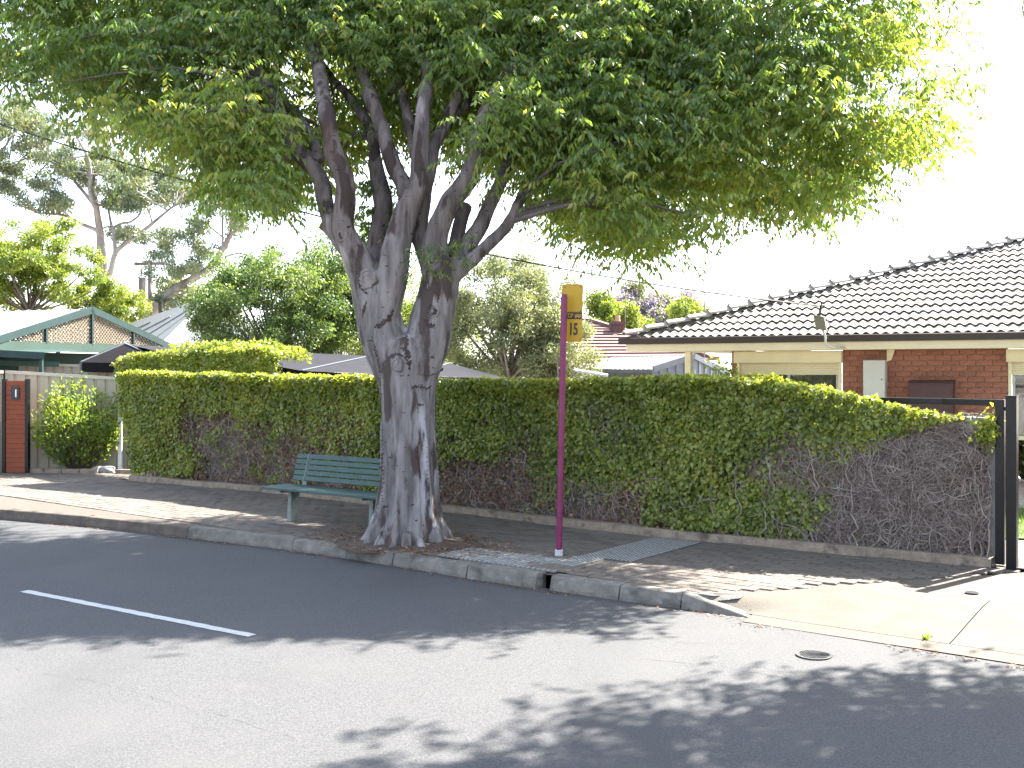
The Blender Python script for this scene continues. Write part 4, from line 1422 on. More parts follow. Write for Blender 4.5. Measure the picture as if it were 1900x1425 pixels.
tag(link('foliage', me, 'ivy_leaf', th), kind='stuff')
mb = MB()
for k in range(14):
    u = UH0 + b0 + 0.4 + (b1 - b0 - 0.8) * k / 13
    p = un(u, hN[0] + 1.5 - 0.10 * (u - UH0), 0)
    for q in range(3):
        mb.tube([p + V(0, 0, -0.03), p + V(random.gauss(0, 0.06), random.gauss(0, 0.06), 0.9), p + V(random.gauss(0, 0.22), random.gauss(0, 0.15), 2.05)], [0.022, 0.016, 0.005], 5)
mb.build('stem', 'twig', th)

# ------------------------------------------------------------------ park bench
bl, brr = gp(540, 967), gp(691, 985)
bd = (brr - bl).normalized()
bn = V(-bd.y, bd.x, 0)
if bn.dot(N) < 0:
    bn = -bn
bench = empty('park_bench', (bl + brr) / 2, 'green slatted park bench half hidden behind the tree trunk', 'bench')
Lb = (brr - bl).length
def bp(s, b, z):
    return bl + bd * s + bn * b + V(0, 0, z)
for s in (0.0, Lb):
    MB().add([bp(s - 0.035, -0.04, 0), bp(s + 0.035, -0.04, 0), bp(s + 0.035, 0.06, 0), bp(s - 0.035, 0.06, 0),
              bp(s - 0.030, -0.02, 0.40), bp(s + 0.030, -0.02, 0.40), bp(s + 0.030, 0.14, 0.40), bp(s - 0.030, 0.14, 0.40)],
             [(3, 2, 1, 0), (4, 5, 6, 7), (0, 1, 5, 4), (1, 2, 6, 5), (2, 3, 7, 6), (3, 0, 4, 7)]).build('leg', 'bench_steel', bench, bevel=0.006)
    MB().bar(bp(s, -0.20, 0.395), bp(s, 0.24, 0.395), 0.05, 0.035).build('seat_bracket', 'bench_steel', bench)
    MB().bar(bp(s, 0.20, 0.37), bp(s, 0.335, 0.83), 0.05, 0.03, up=(0, 1, 0.2)).build('back_support', 'bench_steel', bench)
SL0, SL1 = -0.28, Lb + 0.37
for k in range(4):
    b = -0.20 + k * 0.112
    MB().box(bp((SL0 + SL1) / 2, b, 0.430 + 0.002 * (k % 2)), bd * (SL1 - SL0) / 2, bn * 0.048, V(0, 0, 0.016)).build('seat_slat', 'bench_green', bench, bevel=0.005)
for k in range(5):
    z = 0.525 + k * 0.069
    b = 0.220 + (z - 0.46) * 0.29
    tilt = V(bn.x * 0.29, bn.y * 0.29, 1).normalized()
    MB().box(bp((SL0 + SL1) / 2 + 0.01, b, z), bd * ((SL1 - SL0) / 2 - 0.06), tilt * 0.0305, (bn - V(0, 0, 0.29)).normalized() * 0.014).build('back_slat', 'bench_green', bench, bevel=0.005)

# ------------------------------------------------------------------ bus stop sign
ps = gp(1037, 1030)
pt = at(1047, 546, ps.y - 0.02)
stop = empty('bus_stop_sign', ps, 'maroon bus stop pole with yellow plate numbered 15', 'sign')
mb = MB()
P_ = [ps - V(0, 0, 0.03)] + [ps.lerp(pt, f) for f in (0.03, 0.25, 0.5, 0.75, 0.992)] + [pt]
mb.tube(P_, [0.033] * 6 + [0.027], 18)
mb.build('pole', 'pole_maroon', stop, smooth=False)
for pl in stop.children[0].data.polygons:
    pl.use_smooth = len(pl.vertices) == 4
MB().tube([ps - V(0, 0, 0.02), ps + V(0, 0, 0.055), ps + V(0, 0, 0.06)], [0.044, 0.042, 0.036], 16).build('base_sleeve', 'white_sleeve', stop)
yaw = math.radians(24)
sx = V(math.cos(yaw), -math.sin(yaw), 0)
sn = V(math.sin(yaw), math.cos(yaw), 0)          # away from the road
lean = (pt - ps).normalized()
lean = (lean - sn * lean.dot(sn)).normalized()
sx = lean.cross(sn) * -1 if lean.cross(sn).dot(sx) < 0 else lean.cross(sn)
dS = ps.y
pc_ = at(1061.5, 581, dS + 0.045)
PWd, PHt = 0.112, 0.296
mb = MB()
cr = 0.02
poly = []
for (cx, cy, a0) in ((1, 1, 0), (-1, 1, 90), (-1, -1, 180), (1, -1, 270)):
    for k in range(4):
        a = math.radians(a0 + k * 30)
        poly.append(pc_ + sx * (cx * (PWd - cr) + cr * math.cos(a)) + lean * (cy * (PHt - cr) + cr * math.sin(a)))
plate = mb.prism(poly, sn * 0.012).build('plate', 'sign_yellow', stop)
# raised edge round the plate
mb = MB()
for i in range(len(poly)):
    mb.bar(poly[i] - sn * 0.001, poly[(i + 1) % len(poly)] - sn * 0.001, 0.008, 0.006, up=sn)
mb.build('plate_rim', 'sign_yellow', plate)
def on_plate(a, b, lift=0.002):
    return pc_ + sx * a + lean * b - sn * lift
for (a, b) in ((-0.085, 0.272), (0.092, 0.272), (0.092, 0.022), (0.092, -0.272)):
    MB().tube([on_plate(a, b, 0), on_plate(a, b, 0.005)], 0.006, 8).build('bolt', 'cast_iron', plate)
mb = MB()
mb.prism([on_plate(-0.104, -0.062, 0.0015), on_plate(0.107, -0.062, 0.0015), on_plate(0.107, 0.008, 0.0015), on_plate(-0.104, 0.008, 0.0015)], sn * -0.001)
mb.build('band', 'sign_black', plate)
# joint between the two panels of the plate
MB().prism([on_plate(-0.108, 0.011, 0.001), on_plate(0.108, 0.011, 0.001), on_plate(0.108, 0.014, 0.001), on_plate(-0.108, 0.014, 0.001)], sn * -0.0008).build('panel_seam', 'sign_black', plate)
def text(name, s, size, a, b, m, parent, lift=0.0035, xs=1.0, right=None, upv=None, org=None, nrm=None, thick=0.0, bold=0.0):
    cu = bpy.data.curves.new(name, 'FONT')
    cu.body = s
    cu.size = size
    cu.align_x = 'CENTER'
    cu.align_y = 'CENTER'
    cu.offset = bold
    cu.extrude = 0.0006
    tmp = bpy.data.objects.new(name + '_tmp', cu)
    COL.objects.link(tmp)
    d_ = bpy.context.evaluated_depsgraph_get()
    me = bpy.data.meshes.new_from_object(tmp.evaluated_get(d_))
    bpy.data.objects.remove(tmp)
    r_, u_v, n_v = right or sx, upv or lean, nrm or sn
    o_ = org if org is not None else on_plate(a, b, lift)
    M = frame(r_ * xs, u_v, n_v * -1, o_)
    me.transform(M)
    return link(name, me, m, parent)
text('number', '15', 0.172, 0.018, -0.172, 'sign_black', plate, xs=0.62, bold=0.004)
text('lettering', 'STOP', 0.062, -0.040, -0.027, 'sign_yellow', plate, xs=0.72, bold=0.0012)
bus = MB()
bus.prism([on_plate(0.030, -0.040, 0.0032), on_plate(0.098, -0.040, 0.0032), on_plate(0.098, -0.010, 0.0032), on_plate(0.036, -0.010, 0.0032)], sn * -0.0006)
bus.build('bus_symbol', 'sign_yellow', plate)
for a in (0.045, 0.080):
    MB().tube([on_plate(a, -0.042, 0.0035), on_plate(a, -0.042, 0.0045)], 0.008, 10).build('bus_wheel', 'sign_orange', plate)
for a in (0.044, 0.060, 0.076, 0.090):
    MB().prism([on_plate(a - 0.005, -0.026, 0.0042), on_plate(a + 0.005, -0.026, 0.0042), on_plate(a + 0.005, -0.015, 0.0042), on_plate(a - 0.005, -0.015, 0.0042)], sn * -0.0004).build('bus_window', 'sign_black', plate)

# ------------------------------------------------------------------ sliding gate and its post
g0 = gp(1856, 1051)
gu = U
gate = empty('sliding_gate', g0, 'black steel sliding gate drawn back behind the end of the ivy wall', 'gate')
GH = 1.61
def gq(s, z, b=0.0):
    return g0 + gu * s + N * b + V(0, 0, z)
MB().box(gq(0, GH / 2 + 0.02), gu * 0.042, N * 0.03, V(0, 0, GH / 2)).build('stile', 'black_steel', gate, bevel=0.004)
MB().box(gq(-3.9, GH / 2 + 0.02, 0.30), gu * 0.042, N * 0.03, V(0, 0, GH / 2)).build('stile', 'black_steel', gate, bevel=0.004)
def gl(s):
    """the drawn-back gate runs behind the wall"""
    return g0 + gu * s + N * (0.085 + 0.215 * min(1.0, -s / 0.6 if s < 0 else 0))
for z in (0.12, GH - 0.015):
    mb = MB()
    mb.bar(gl(-0.03) + V(0, 0, z), gl(-0.62) + V(0, 0, z), 0.05, 0.062)
    mb.bar(gl(-0.60) + V(0, 0, z), gl(-3.9) + V(0, 0, z), 0.05, 0.062)
    mb.build('rail', 'black_steel', gate)
for k in range(12):
    z = 0.24 + k * 0.105
    MB().bar(gl(-0.62) + V(0, 0, z), gl(-3.85) + V(0, 0, z), 0.02, 0.065).build('slat', 'gate_slat', gate)
MB().box(gq(0.065, GH - 0.07), gu * 0.04, N * 0.012, V(0, 0, 0.018)).build('guide_bracket', 'black_steel', gate)
p2 = gp(1878, 1056)
post = empty('gate_post', p2, 'tall black square steel post beside the driveway', 'post')
hp = 1.66
MB().box(p2 + V(0, 0, hp / 2 - 0.02), gu * 0.048, N * 0.048, V(0, 0, hp / 2 + 0.02)).build('shaft', 'black_steel', post, bevel=0.005)
MB().add([p2 + gu * a * 0.052 + N * b * 0.052 + V(0, 0, hp + c) for c in (0, 0.012) for (a, b) in ((-1, -1), (1, -1), (1, 1), (-1, 1))], [(3, 2, 1, 0), (4, 5, 6, 7), (0, 1, 5, 4), (1, 2, 6, 5), (2, 3, 7, 6), (3, 0, 4, 7)]).build('post_cap', 'black_steel', post)
# ground track of the gate
tag(MB().bar(p2 + V(0, 0, 0.006) - gu * 0.25 + N * 0.06, p2 + V(0, 0, 0.006) + gu * 4.0 + N * 0.06, 0.05, 0.012).build('gate_track', 'gutter_brown'), 'rusty steel track for the gate let into the driveway', 'track')

# ------------------------------------------------------------------ lawn strip inside the gate
la, lb_ = gp(1880, 996), gp(1880, 958)
lawn = MB()
lp = [un(UH1 + 0.05, 8.65, -0.01), un(UH1 + 7.0, 8.65, -0.01), un(UH1 + 7.0, 13.0, -0.01), un(UH1 - 3, 13.0, -0.01)]
o_ = MB()
q0, q1 = la.y, lb_.y
lawnp = [V(5.6, q0, -0.008), V(10.5, q0 - 1.2, -0.008), V(12.0, q1 + 1.0, -0.008), V(5.9, q1 + 0.9, -0.008)]
tag(o_.add(lawnp, [(0, 1, 2, 3)]).build('lawn', 'lawn_base'), 'strip of bright green lawn behind the gate post', kind='structure')
nl = 9000
aa, bb = rng.random(nl), rng.random(nl)
c0, c1, c2_, c3 = [np.array(p) for p in lawnp]
P = ((1 - aa) * (1 - bb))[:, None] * c0 + (aa * (1 - bb))[:, None] * c1 + (aa * bb)[:, None] * c2_ + ((1 - aa) * bb)[:, None] * c3
me = leaf_mesh('grass', P, rng.normal(0, 0.35, (nl, 3)) + np.array([0, 0, 1.0]), rand_dir(nl), rng.uniform(0.04, 0.09, nl), rng.uniform(0.006, 0.011, nl), rng.random(nl))
tag(link('grass', me, 'grass_blade'), 'short green grass of the lawn behind the gate', kind='stuff')

# ------------------------------------------------------------------ brick house with the tiled roof
HC = V(2.01, 18.7, 0)
HA = math.radians(28)
hu = V(math.cos(HA), -math.sin(HA), 0)
hn_ = V(math.sin(HA), math.cos(HA), 0)
def H(a, b, z=0.0):
    return HC + hu * a + hn_ * b + V(0, 0, z)
def ha(x, b):
    """distance along the house at which column x meets the plane b behind the eave"""
    r = (x - 950.0) / FPX
    return (r * (HC.y + hn_.y * b) - HC.x - hn_.x * b) / (hu.x - r * hu.y)
house = empty('brick_house', H(5, 0.5), 'red brick house with pale concrete tile hip roof and brown gutter', 'house')
WB = 0.42                                         # wall plane behind the eave line
SL = 0.413                                         # rise of the roof per metre of depth
HK = 1.37                                          # hip runs this far along per metre back
A_END = 12.0
# roof deck under the tiles
EZ = 2.487
rb = 7.0
MB().add([H(0.02, 0.05, EZ - 0.05), H(A_END, 0.05, EZ - 0.05), H(A_END, rb, EZ - 0.05 + rb * SL), H(HK * rb, rb, EZ - 0.05 + rb * SL)], [(0, 1, 2, 3)]).build('roof_deck', 'mortar_dark', house)
MB().add([H(0.02, 0.05, EZ - 0.05), H(HK * rb, rb, EZ - 0.05 + rb * SL), H(0.02, 2 * rb, EZ - 0.05)], [(0, 1, 2)]).build('roof_end', 'roof_tile', house)
# tiles
sl = V(hn_.x, hn_.y, SL).normalized()
rn = hu.cross(sl).normalized()
if rn.z < 0:
    rn = -rn
TW, TG = 0.300, 0.330
def tile_mesh(cut=None):
    b = MB()
    m_ = 12
    prof = []
    for i in range(m_ + 1):
        f = i / m_
        prof.append((f * TW, 0.019 * math.sin(2 * math.pi * 2 * f) ** 1 * (1 if True else 0)))
    Lt = TG + 0.05
    tk = 0.017
    for (yy, lift) in ((0.0, 0.038), (Lt, 0.004)):
        for x_, z_ in prof:
            b.v.append((x_, yy, z_ + lift))
    for x_, z_ in prof:
        b.v.append((x_, 0.0, z_ * 0.9 + 0.038 - tk + 0.003))
    for i in range(m_):
        b.f.append((i, i + 1, m_ + 2 + i, m_ + 1 + i))
        k = 2 * (m_ + 1)
        b.f.append((k + i, k + i + 1, i + 1, i))
    me = bpy.data.meshes.new('roof_tile')
    me.from_pydata(b.v, [], b.f)
    me.materials.append(MATS['roof_tile'])
    return me
tm = tile_mesh()
rows = 20
roof = bpy.data.objects.get('roof_deck')
nt_ = 0
restt = MB()
for r in range(rows):
    y0 = r * TG
    b0_ = y0 * sl.y / hn_.y * 1.0
    b0_ = y0 / math.sqrt(1 + SL * SL)
    a0 = HK * b0_
    k = 0
    off = (r % 2) * TW / 2
    a = math.floor((a0 - off) / TW) * TW + off + TW * 0.62
    while a < 9.6:
        o_ = H(a, b0_, EZ + b0_ * SL)
        M = frame(hu, sl, rn, o_ + rn * random.uniform(-0.002, 0.003)) @ Matrix.Rotation(random.gauss(0, 0.004), 4, 'Z')
        if px_of(np.array(tuple(o_)))[0] < 1925 and nt_ < 300:
            inst('roof_tile', tm, M, roof)
            nt_ += 1
        else:
            restt.add([M @ v.co for v in tm.vertices], [tuple(p.vertices) for p in tm.polygons])
        a += TW
tag(restt.build('tile_field', 'roof_tile', roof), kind='stuff')
# hip caps
hip0, hip1 = H(0, 0, EZ), H(HK * rb, rb, EZ + rb * SL)
hd = (hip1 - hip0).normalized()
hs = hd.cross(V(0, 0, 1)).normalized()
hz_ = hs.cross(hd).normalized()
capm = MB()
CL = 0.43
for (y_, rr_, lift) in ((0.0, 0.135, 0.060), (CL, 0.120, 0.030)):
    for i in range(9):
        a = math.pi * (i / 8)
        capm.v.append((math.cos(a) * rr_, y_, math.sin(a) * rr_ * 0.62 + lift - 0.01))
for (y_, rr_, lift) in ((0.0, 0.11, 0.055),):
    for i in range(9):
        a = math.pi * (i / 8)
        capm.v.append((math.cos(a) * rr_, y_, math.sin(a) * rr_ * 0.5 + lift - 0.012))
for i in range(8):
    capm.f.append((i, i + 1, 10 + i, 9 + i))
    capm.f.append((18 + i, 18 + i + 1, i + 1, i))
cme = bpy.data.meshes.new('hip_cap')
cme.from_pydata(capm.v, [], capm.f)
cme.materials.append(MATS['roof_cap'])
sm_ = MB()
s = 0.0
while s < (hip1 - hip0).length - 0.4:
    inst('hip_cap', cme, frame(hs, hd, hz_, hip0 + hd * s + hz_ * 0.018), roof)
    s += 0.40
# dark bedding under the caps and the raised joints between them
mb = MB()
mb.bar(hip0 + hz_ * 0.008 - hs * 0.0, hip1 + hz_ * 0.008, 0.20, 0.035, up=hz_)
mb.build('hip_bedding', 'mortar_dark', roof)
s = 0.40
while s < (hip1 - hip0).length - 0.4:
    MB().box(hip0 + hd * (s + 0.008) + hz_ * 0.155, hs * 0.035, hd * 0.012, hz_ * 0.014).build('cap_clip', 'mortar_dark', roof)
    s += 0.40
# gutter, fascia beam, soffit
mb = MB()
for (b_, z_) in ():
    pass
mb.prism([H(-0.08, -0.12, 2.385), H(-0.08, -0.12, 2.492), H(-0.08, -0.105, 2.497), H(-0.08, -0.005, 2.497), H(-0.08, -0.005, 2.385)], hu * (A_END + 0.1))
mb.build('gutter', 'gutter_brown', house)
MB().box(H(A_END / 2, 0.02, 2.325), hu * (A_END / 2 - 0.02), hn_ * 0.02, V(0, 0, 0.062)).build('fascia', 'cream_light', house)
MB().box(H(A_END / 2, 0.22, 2.268), hu * (A_END / 2 - 0.05), hn_ * 0.175, V(0, 0, 0.010)).build('soffit', 'cream_light', house)
a_w0 = ha(1366, WB)
MB().add([H(0.10, 0.40, 2.274), H(a_w0 + 0.1, 0.40, 2.274), H(a_w0 + 0.1, 3.4, 2.274), H(0.9, 3.4, 2.274)], [(0, 1, 2, 3)]).build('porch_ceiling', 'cream_paint', house)
# porch post
a_p = ha(1277, 0.20)
MB().box(H(a_p, 0.22, 1.11), hu * 0.052, hn_ * 0.052, V(0, 0, 1.14)).build('porch_post', 'cream_paint', house, bevel=0.008)
# walls
a_w1 = ha(1563, WB)                               # right edge of the first window
a_v0 = ha(1870, WB)                               # left edge of the second window
MB().box(H((a_w1 + a_v0) / 2, WB + 0.115, 1.11), hu * ((a_v0 - a_w1) / 2), hn_ * 0.10, V(0, 0, 1.15)).build('wall', 'brick_mortar', house)
wall_o = bpy.data.objects['wall']
MB().box(H((a_w0 + a_w1) / 2, WB + 0.16, 0.5), hu * ((a_w1 - a_w0) / 2 - 0.003), hn_ * 0.10, V(0, 0, 0.5)).build('wall_below_window', 'brick', house)
MB().box(H((a_v0 + A_END) / 2 + 1.0, WB + 0.16, 0.45), hu * ((A_END - a_v0) / 2 - 1.0 + 1.0), hn_ * 0.10, V(0, 0, 0.45)).build('wall_below_window', 'brick', house)
MB().box(H(a_w0 - 0.006, 2.2, 1.11), hu * 0.08, hn_ * 1.75, V(0, 0, 1.15)).build('porch_wall', 'brick', house)
bmesh_ = []
for k in range(3):
    b_ = MB().box((0, 0, 0), (0.1135, 0, 0), (0, 0.012, 0), (0, 0, 0.0375))
    me = b_.mesh('brick')
    me.materials.append(MATS['brick_dark' if k == 2 else 'brick'])
    bmesh_.append(me)
half = MB().box((0, 0, 0), (0.0545, 0, 0), (0, 0.012, 0), (0, 0, 0.0375)).mesh('brick')
half.materials.append(MATS['brick'])
nb_ = 0
for r in range(26):
    z = 2.212 - r * 0.0862
    x0 = a_w1 + (0.0 if r % 2 else 0.119)
    if r % 2 == 0:
        inst('brick', half, frame(hu, hn_, V(0, 0, 1), H(a_w1 + 0.057, WB + 0.008, z)), wall_o)
    a = x0 + 0.119
    while a + 0.115 < a_v0:
        if r < 12 or a > a_v0 - 0.85:
            inst('brick', bmesh_[random.choice((0, 0, 1, 2))], frame(hu, hn_, V(0, 0, 1), H(a, WB + 0.008 + random.uniform(-0.0015, 0.0015), z)), wall_o)
            nb_ += 1
        a += 0.238
    rest_ = a_v0 - (a - 0.119)
    if rest_ > 0.03 and (r < 12 or True):
        M = frame(hu * ((rest_ - 0.006) / 0.227), hn_, V(0, 0, 1), H(a - 0.119 + rest_ / 2, WB + 0.008, z))
        inst('brick', bmesh_[0], M, wall_o)
# window with roller shutter
def window(a0, a1, zs, zh, lab):
    w = empty('window', H(a0, WB, zs))
    w.parent = house
    w.matrix_parent_inverse = INV.get(house.name) or inv_of(house)
    am = (a0 + a1) / 2
    hw = (a1 - a0) / 2
    MB().box(H(am, WB - 0.035, zh - 0.105), hu * (hw + 0.03), hn_ * 0.10, V(0, 0, 0.10)).build('shutter_box', 'shutter', w, bevel=0.01)
    for k in range(6):
        MB().box(H(am, WB + 0.03 + 0.004 * (k % 2), zh - 0.222 - k * 0.033), hu * (hw - 0.04), hn_ * 0.009, V(0, 0, 0.0155)).build('shutter_slat', 'shutter', w, bevel=0.004)
    for s_ in (-1, 1):
        MB().box(H(am + s_ * (hw - 0.02), WB + 0.012, (zs + zh - 0.205) / 2), hu * 0.022, hn_ * 0.03, V(0, 0, (zh - 0.205 - zs) / 2)).build('shutter_guide', 'cream_paint', w)
    for s_ in (-1, 0, 1):
        MB().box(H(am + s_ * (hw - 0.07), WB + 0.075, (zs + zh - 0.205) / 2), hu * 0.022, hn_ * 0.015, V(0, 0, (zh - 0.205 - zs) / 2)).build('frame', 'alu_frame', w)
    MB().box(H(am, WB + 0.10, (zs + zh - 0.205) / 2), hu * (hw - 0.05), hn_ * 0.003, V(0, 0, (zh - 0.205 - zs) / 2)).build('pane', 'glass_clear', w)
    mb = MB()
    nf = 90
    for i in range(nf):
        f0, f1 = i / nf, (i + 1) / nf
        p, q = a0 + 0.05 + (a1 - a0 - 0.1) * f0, a0 + 0.05 + (a1 - a0 - 0.1) * f1
        d0, d1 = 0.135 + 0.018 * math.sin(i * 1.25), 0.135 + 0.018 * math.sin((i + 1) * 1.25)
        mb.quad(H(p, WB + d0, zs), H(q, WB + d1, zs), H(q, WB + d1, zh - 0.205), H(p, WB + d0, zh - 0.205))
    mb.build('curtain', 'curtain', w)
    MB().box(H(am, WB + 0.01, zs - 0.03), hu * (hw + 0.02), hn_ * 0.07, V(0, 0, 0.03)).build('sill', 'cream_paint', w)
m_ = mat('glass_clear', (0.9, 0.92, 0.92), rough=0.02)
nt = m_.node_tree
tr_, gl2, mx_ = nt.nodes.new('ShaderNodeBsdfTransparent'), nt.nodes.new('ShaderNodeBsdfGlossy'), nt.nodes.new('ShaderNodeMixShader')
gl2.inputs['Roughness'].default_value = 0.03
tr_.inputs['Color'].default_value = (0.75, 0.77, 0.77, 1)
mx_.inputs[0].default_value = 0.10
nt.links.new(tr_.outputs[0], mx_.inputs[1])
nt.links.new(gl2.outputs[0], mx_.inputs[2])
nt.links.new(mx_.outputs[0], nt.nodes['Material Output'].inputs['Surface'])
window(a_w0 + 0.02, a_w1 - 0.02, 1.02, 2.256, 'first')
window(a_v0 + 0.01, a_v0 + 2.4, 0.92, 2.256, 'second')
# meter boxes on the wall
e = empty('meter_box', H(ha(1620, WB), WB), 'white metal electricity meter box on the brick wall', 'meter box')
a0, a1 = ha(1601, WB - 0.26), ha(1642, WB - 0.26)
MB().box(H((a0 + a1) / 2, WB - 0.13, 1.69), hu * ((a1 - a0) / 2), hn_ * 0.125, V(0, 0, 0.40)).build('case', 'meter_white', e, bevel=0.008)
MB().box(H((a0 + a1) / 2, WB - 0.26, 1.69), hu * ((a1 - a0) / 2 - 0.012), hn_ * 0.004, V(0, 0, 0.385)).build('door', 'meter_white', e, bevel=0.002)
MB().tube([H(a1 - 0.05, WB - 0.26, 1.78), H(a1 - 0.05, WB - 0.272, 1.78)], 0.011, 10).build('lock', 'sign_black', e)
a2 = ha(1652, WB - 0.02)
MB().add([H(a2 - 0.05, WB - 0.01, 2.26), H(a2 + 0.07, WB - 0.01, 2.26), H(a2 + 0.02, WB - 0.01, 2.09), H(a2 - 0.05, WB - 0.01, 2.07), H(a2 - 0.05, WB - 0.05, 2.26), H(a2 + 0.07, WB - 0.05, 2.26), H(a2 + 0.02, WB - 0.05, 2.09), H(a2 - 0.05, WB - 0.05, 2.07)],
         [(0, 1, 2, 3), (7, 6, 5, 4), (0, 4, 5, 1), (1, 5, 6, 2), (2, 6, 7, 3), (3, 7, 4, 0)]).build('conduit', 'cream_paint', e)
e = empty('gas_box', H(ha(1735, WB), WB), 'low brown metal utility box on the brick wall behind the gate rail', 'meter box')
a0, a1 = ha(1686, WB - 0.33), ha(1768, WB - 0.33)
MB().box(H((a0 + a1) / 2, WB - 0.17, 1.36), hu * ((a1 - a0) / 2), hn_ * 0.165, V(0, 0, 0.375)).build('case', 'meter_brown', e, bevel=0.012)
MB().box(H((a0 + a1) / 2, WB - 0.338, 1.36), hu * ((a1 - a0) / 2 - 0.03), hn_ * 0.005, V(0, 0, 0.34)).build('door', 'meter_brown', e, bevel=0.003)
MB().add([H(a0 - 0.015, WB - 0.35, 1.745), H(a1 + 0.015, WB - 0.35, 1.745), H(a1 + 0.015, WB - 0.006, 1.77), H(a0 - 0.015, WB - 0.006, 1.77), H(a0 - 0.015, WB - 0.35, 1.736), H(a1 + 0.015, WB - 0.35, 1.736), H(a1 + 0.015, WB - 0.006, 1.757), H(a0 - 0.015, WB - 0.006, 1.757)],
         [(0, 1, 2, 3), (7, 6, 5, 4), (0, 4, 5, 1), (1, 5, 6, 2), (2, 6, 7, 3), (3, 7, 4, 0)]).build('lid', 'meter_brown', e)
# service mast on the eave
am = ha(1528, -0.2)
mast = empty('service_mast', H(am, -0.16, 2.5), 'grey power connection box on a bent pipe at the eave', 'power mast')
P_, R_ = smooth_path([H(am + 0.34, 0.04, 2.285), H(am + 0.13, -0.12, 2.29), H(am + 0.04, -0.17, 2.35), H(am + 0.02, -0.18, 2.48), H(am - 0.03, -0.18, 2.60)], [0.018] * 5, 4)
MB().tube(P_, R_, 10).build('pipe', 'meter_white', mast, smooth=True)
bx = H(am - 0.05, -0.20, 2.69)
MB().box(bx, hu * 0.085 + V(0, 0, -0.016), hn_ * 0.045, V(0, 0, 0.115) + hu * -0.02).build('junction_box', 'grey_plastic', mast, bevel=0.012)
MB().tube([bx + V(0, 0, 0.11) + hu * -0.01, bx + V(0, 0, 0.22) + hu * 0.0, bx + V(0, 0, 0.32) + hu * 0.02], [0.017, 0.019, 0.010], 8).build('insulator', 'sign_black', mast)
MB().bar(bx + V(0, 0, 0.27) - hu * 0.06, bx + V(0, 0, 0.27) + hu * 0.07, 0.02, 0.02).build('cross_arm', 'sign_black', mast)
MB().tube([bx + hu * 0.10 + V(0, 0, 0.05), bx + hu * 0.16 + V(0, 0, -0.05), bx + hu * 0.11 + V(0, 0, -0.16)], 0.008, 6).build('cable_loop', 'wire', mast)
we = bx + V(0, 0, 0.27)
# the wire
ws = at(-150, 125, 15.0)
ws2 = ws + (ws - we) * 0.6 + V(0, 0, 0.9)
P_ = []
for i in range(61):
    f = i / 60
    q = ws2.lerp(we, f)
    g_ = f
    q.z -= 4 * 1.05 * g_ * (1 - g_)
    P_.append(q)
tag(MB().tube(P_, 0.012, 6).build('power_line', 'wire'), 'single black overhead wire running down to the tiled house', 'wire')

# ------------------------------------------------------------------ left side: letterbox pillar, fence, post, rocks
pf = gp(29, 878)
pil = empty('letterbox_pillar', pf, 'terracotta slatted letterbox pillar with black posts and the number 1', 'letterbox')
pz = 1.75
hw = 0.185
for s_ in (-1, 1):
    MB().box(pf + V(s_ * (hw + 0.03), 0.02, pz / 2 + 0.005), V(0.03, 0, 0), V(0, 0.05, 0), V(0, 0, pz / 2 + 0.01)).build('post', 'black_steel', pil)
MB().box(pf + V(0, 0.045, pz / 2), V(hw, 0, 0), V(0, 0.03, 0), V(0, 0, pz / 2 - 0.01)).build('backing', 'terracotta_gap', pil)
ns_ = 19
for k in range(ns_):
    MB().box(pf + V(0, 0.005, 0.02 + (k + 0.5) * (pz - 0.04) / ns_), V(hw - 0.002, 0, 0), V(0, 0.012, 0), V(0, 0, (pz - 0.04) / ns_ / 2 - 0.004)).build('slat', 'terracotta', pil)
plq = MB().box(pf + V(0.0, -0.02, 1.50), V(0.075, 0, 0), V(0, 0.012, 0), V(0, 0, 0.12)).build('number_plate', 'plaque_grey', pil)
text('number', '1', 0.20, 0, 0, 'plaque_white', plq, right=V(1, 0, 0), upv=V(0, 0, 1), nrm=V(0, 1, 0), org=pf + V(0.02, -0.036, 1.49), xs=0.9, bold=0.003)

def steel_fence(name, a, b, h0, h1, label, sheet=0.78, m='fence_cream'):
    a, b = Vector(a), Vector(b)
    e_ = empty(name, (a + b) / 2, label, 'fence')
    L = (b - a).length
    t_ = (b - a) / L
    s_ = V(-t_.y, t_.x, 0)
    n_ = max(1, round(L / sheet))
    for i in range(n_):
        mb = MB()
        pts_ = []
        x = 0.0
        wv = L / n_
        prof = []
        pitch = wv / 4
        for k in range(4):
            q = k * pitch
            prof += [(q, 0), (q + pitch * 0.70, 0), (q + pitch * 0.76, 0.022), (q + pitch * 0.94, 0.022)]
        prof.append((wv, 0))
        vs = []
        for (q, d) in prof:
            f = (i * wv + q) / L
            p = a.lerp(b, f) + s_ * d
            vs.append(p + V(0, 0, -0.01))
            vs.append(p + V(0, 0, h0 + (h1 - h0) * f - 0.03))
        fs = [(2 * k, 2 * k + 2, 2 * k + 3, 2 * k + 1) for k in range(len(prof) - 1)]
        mb.add(vs, fs)
        mb.build('sheet', m, e_)
    MB().bar(a + V(0, 0, h0) + s_ * 0.01, b + V(0, 0, h1) + s_ * 0.01, 0.06, 0.06).build('cap_rail', 'fence_cap', e_)
    return e_
f0, f1 = gp(10, 874), gp(262, 868)
steel_fence('steel_fence', f0, f1, at(10, 690, f0.y).z, at(262, 705, f1.y).z, 'cream ribbed steel fence behind the green shrub')
g0_, g1_ = V((-70 - 950) * 25.0 / FPX, 25.0, 0), V((330 - 950) * 26.5 / FPX, 26.5, 0)
steel_fence('steel_fence', g0_, g1_, at(0, 672, 25.0).z, at(0, 684, 26.5).z, 'farther cream steel fence with thick cap rail under the green carport')
f2 = gp(-90, 884)
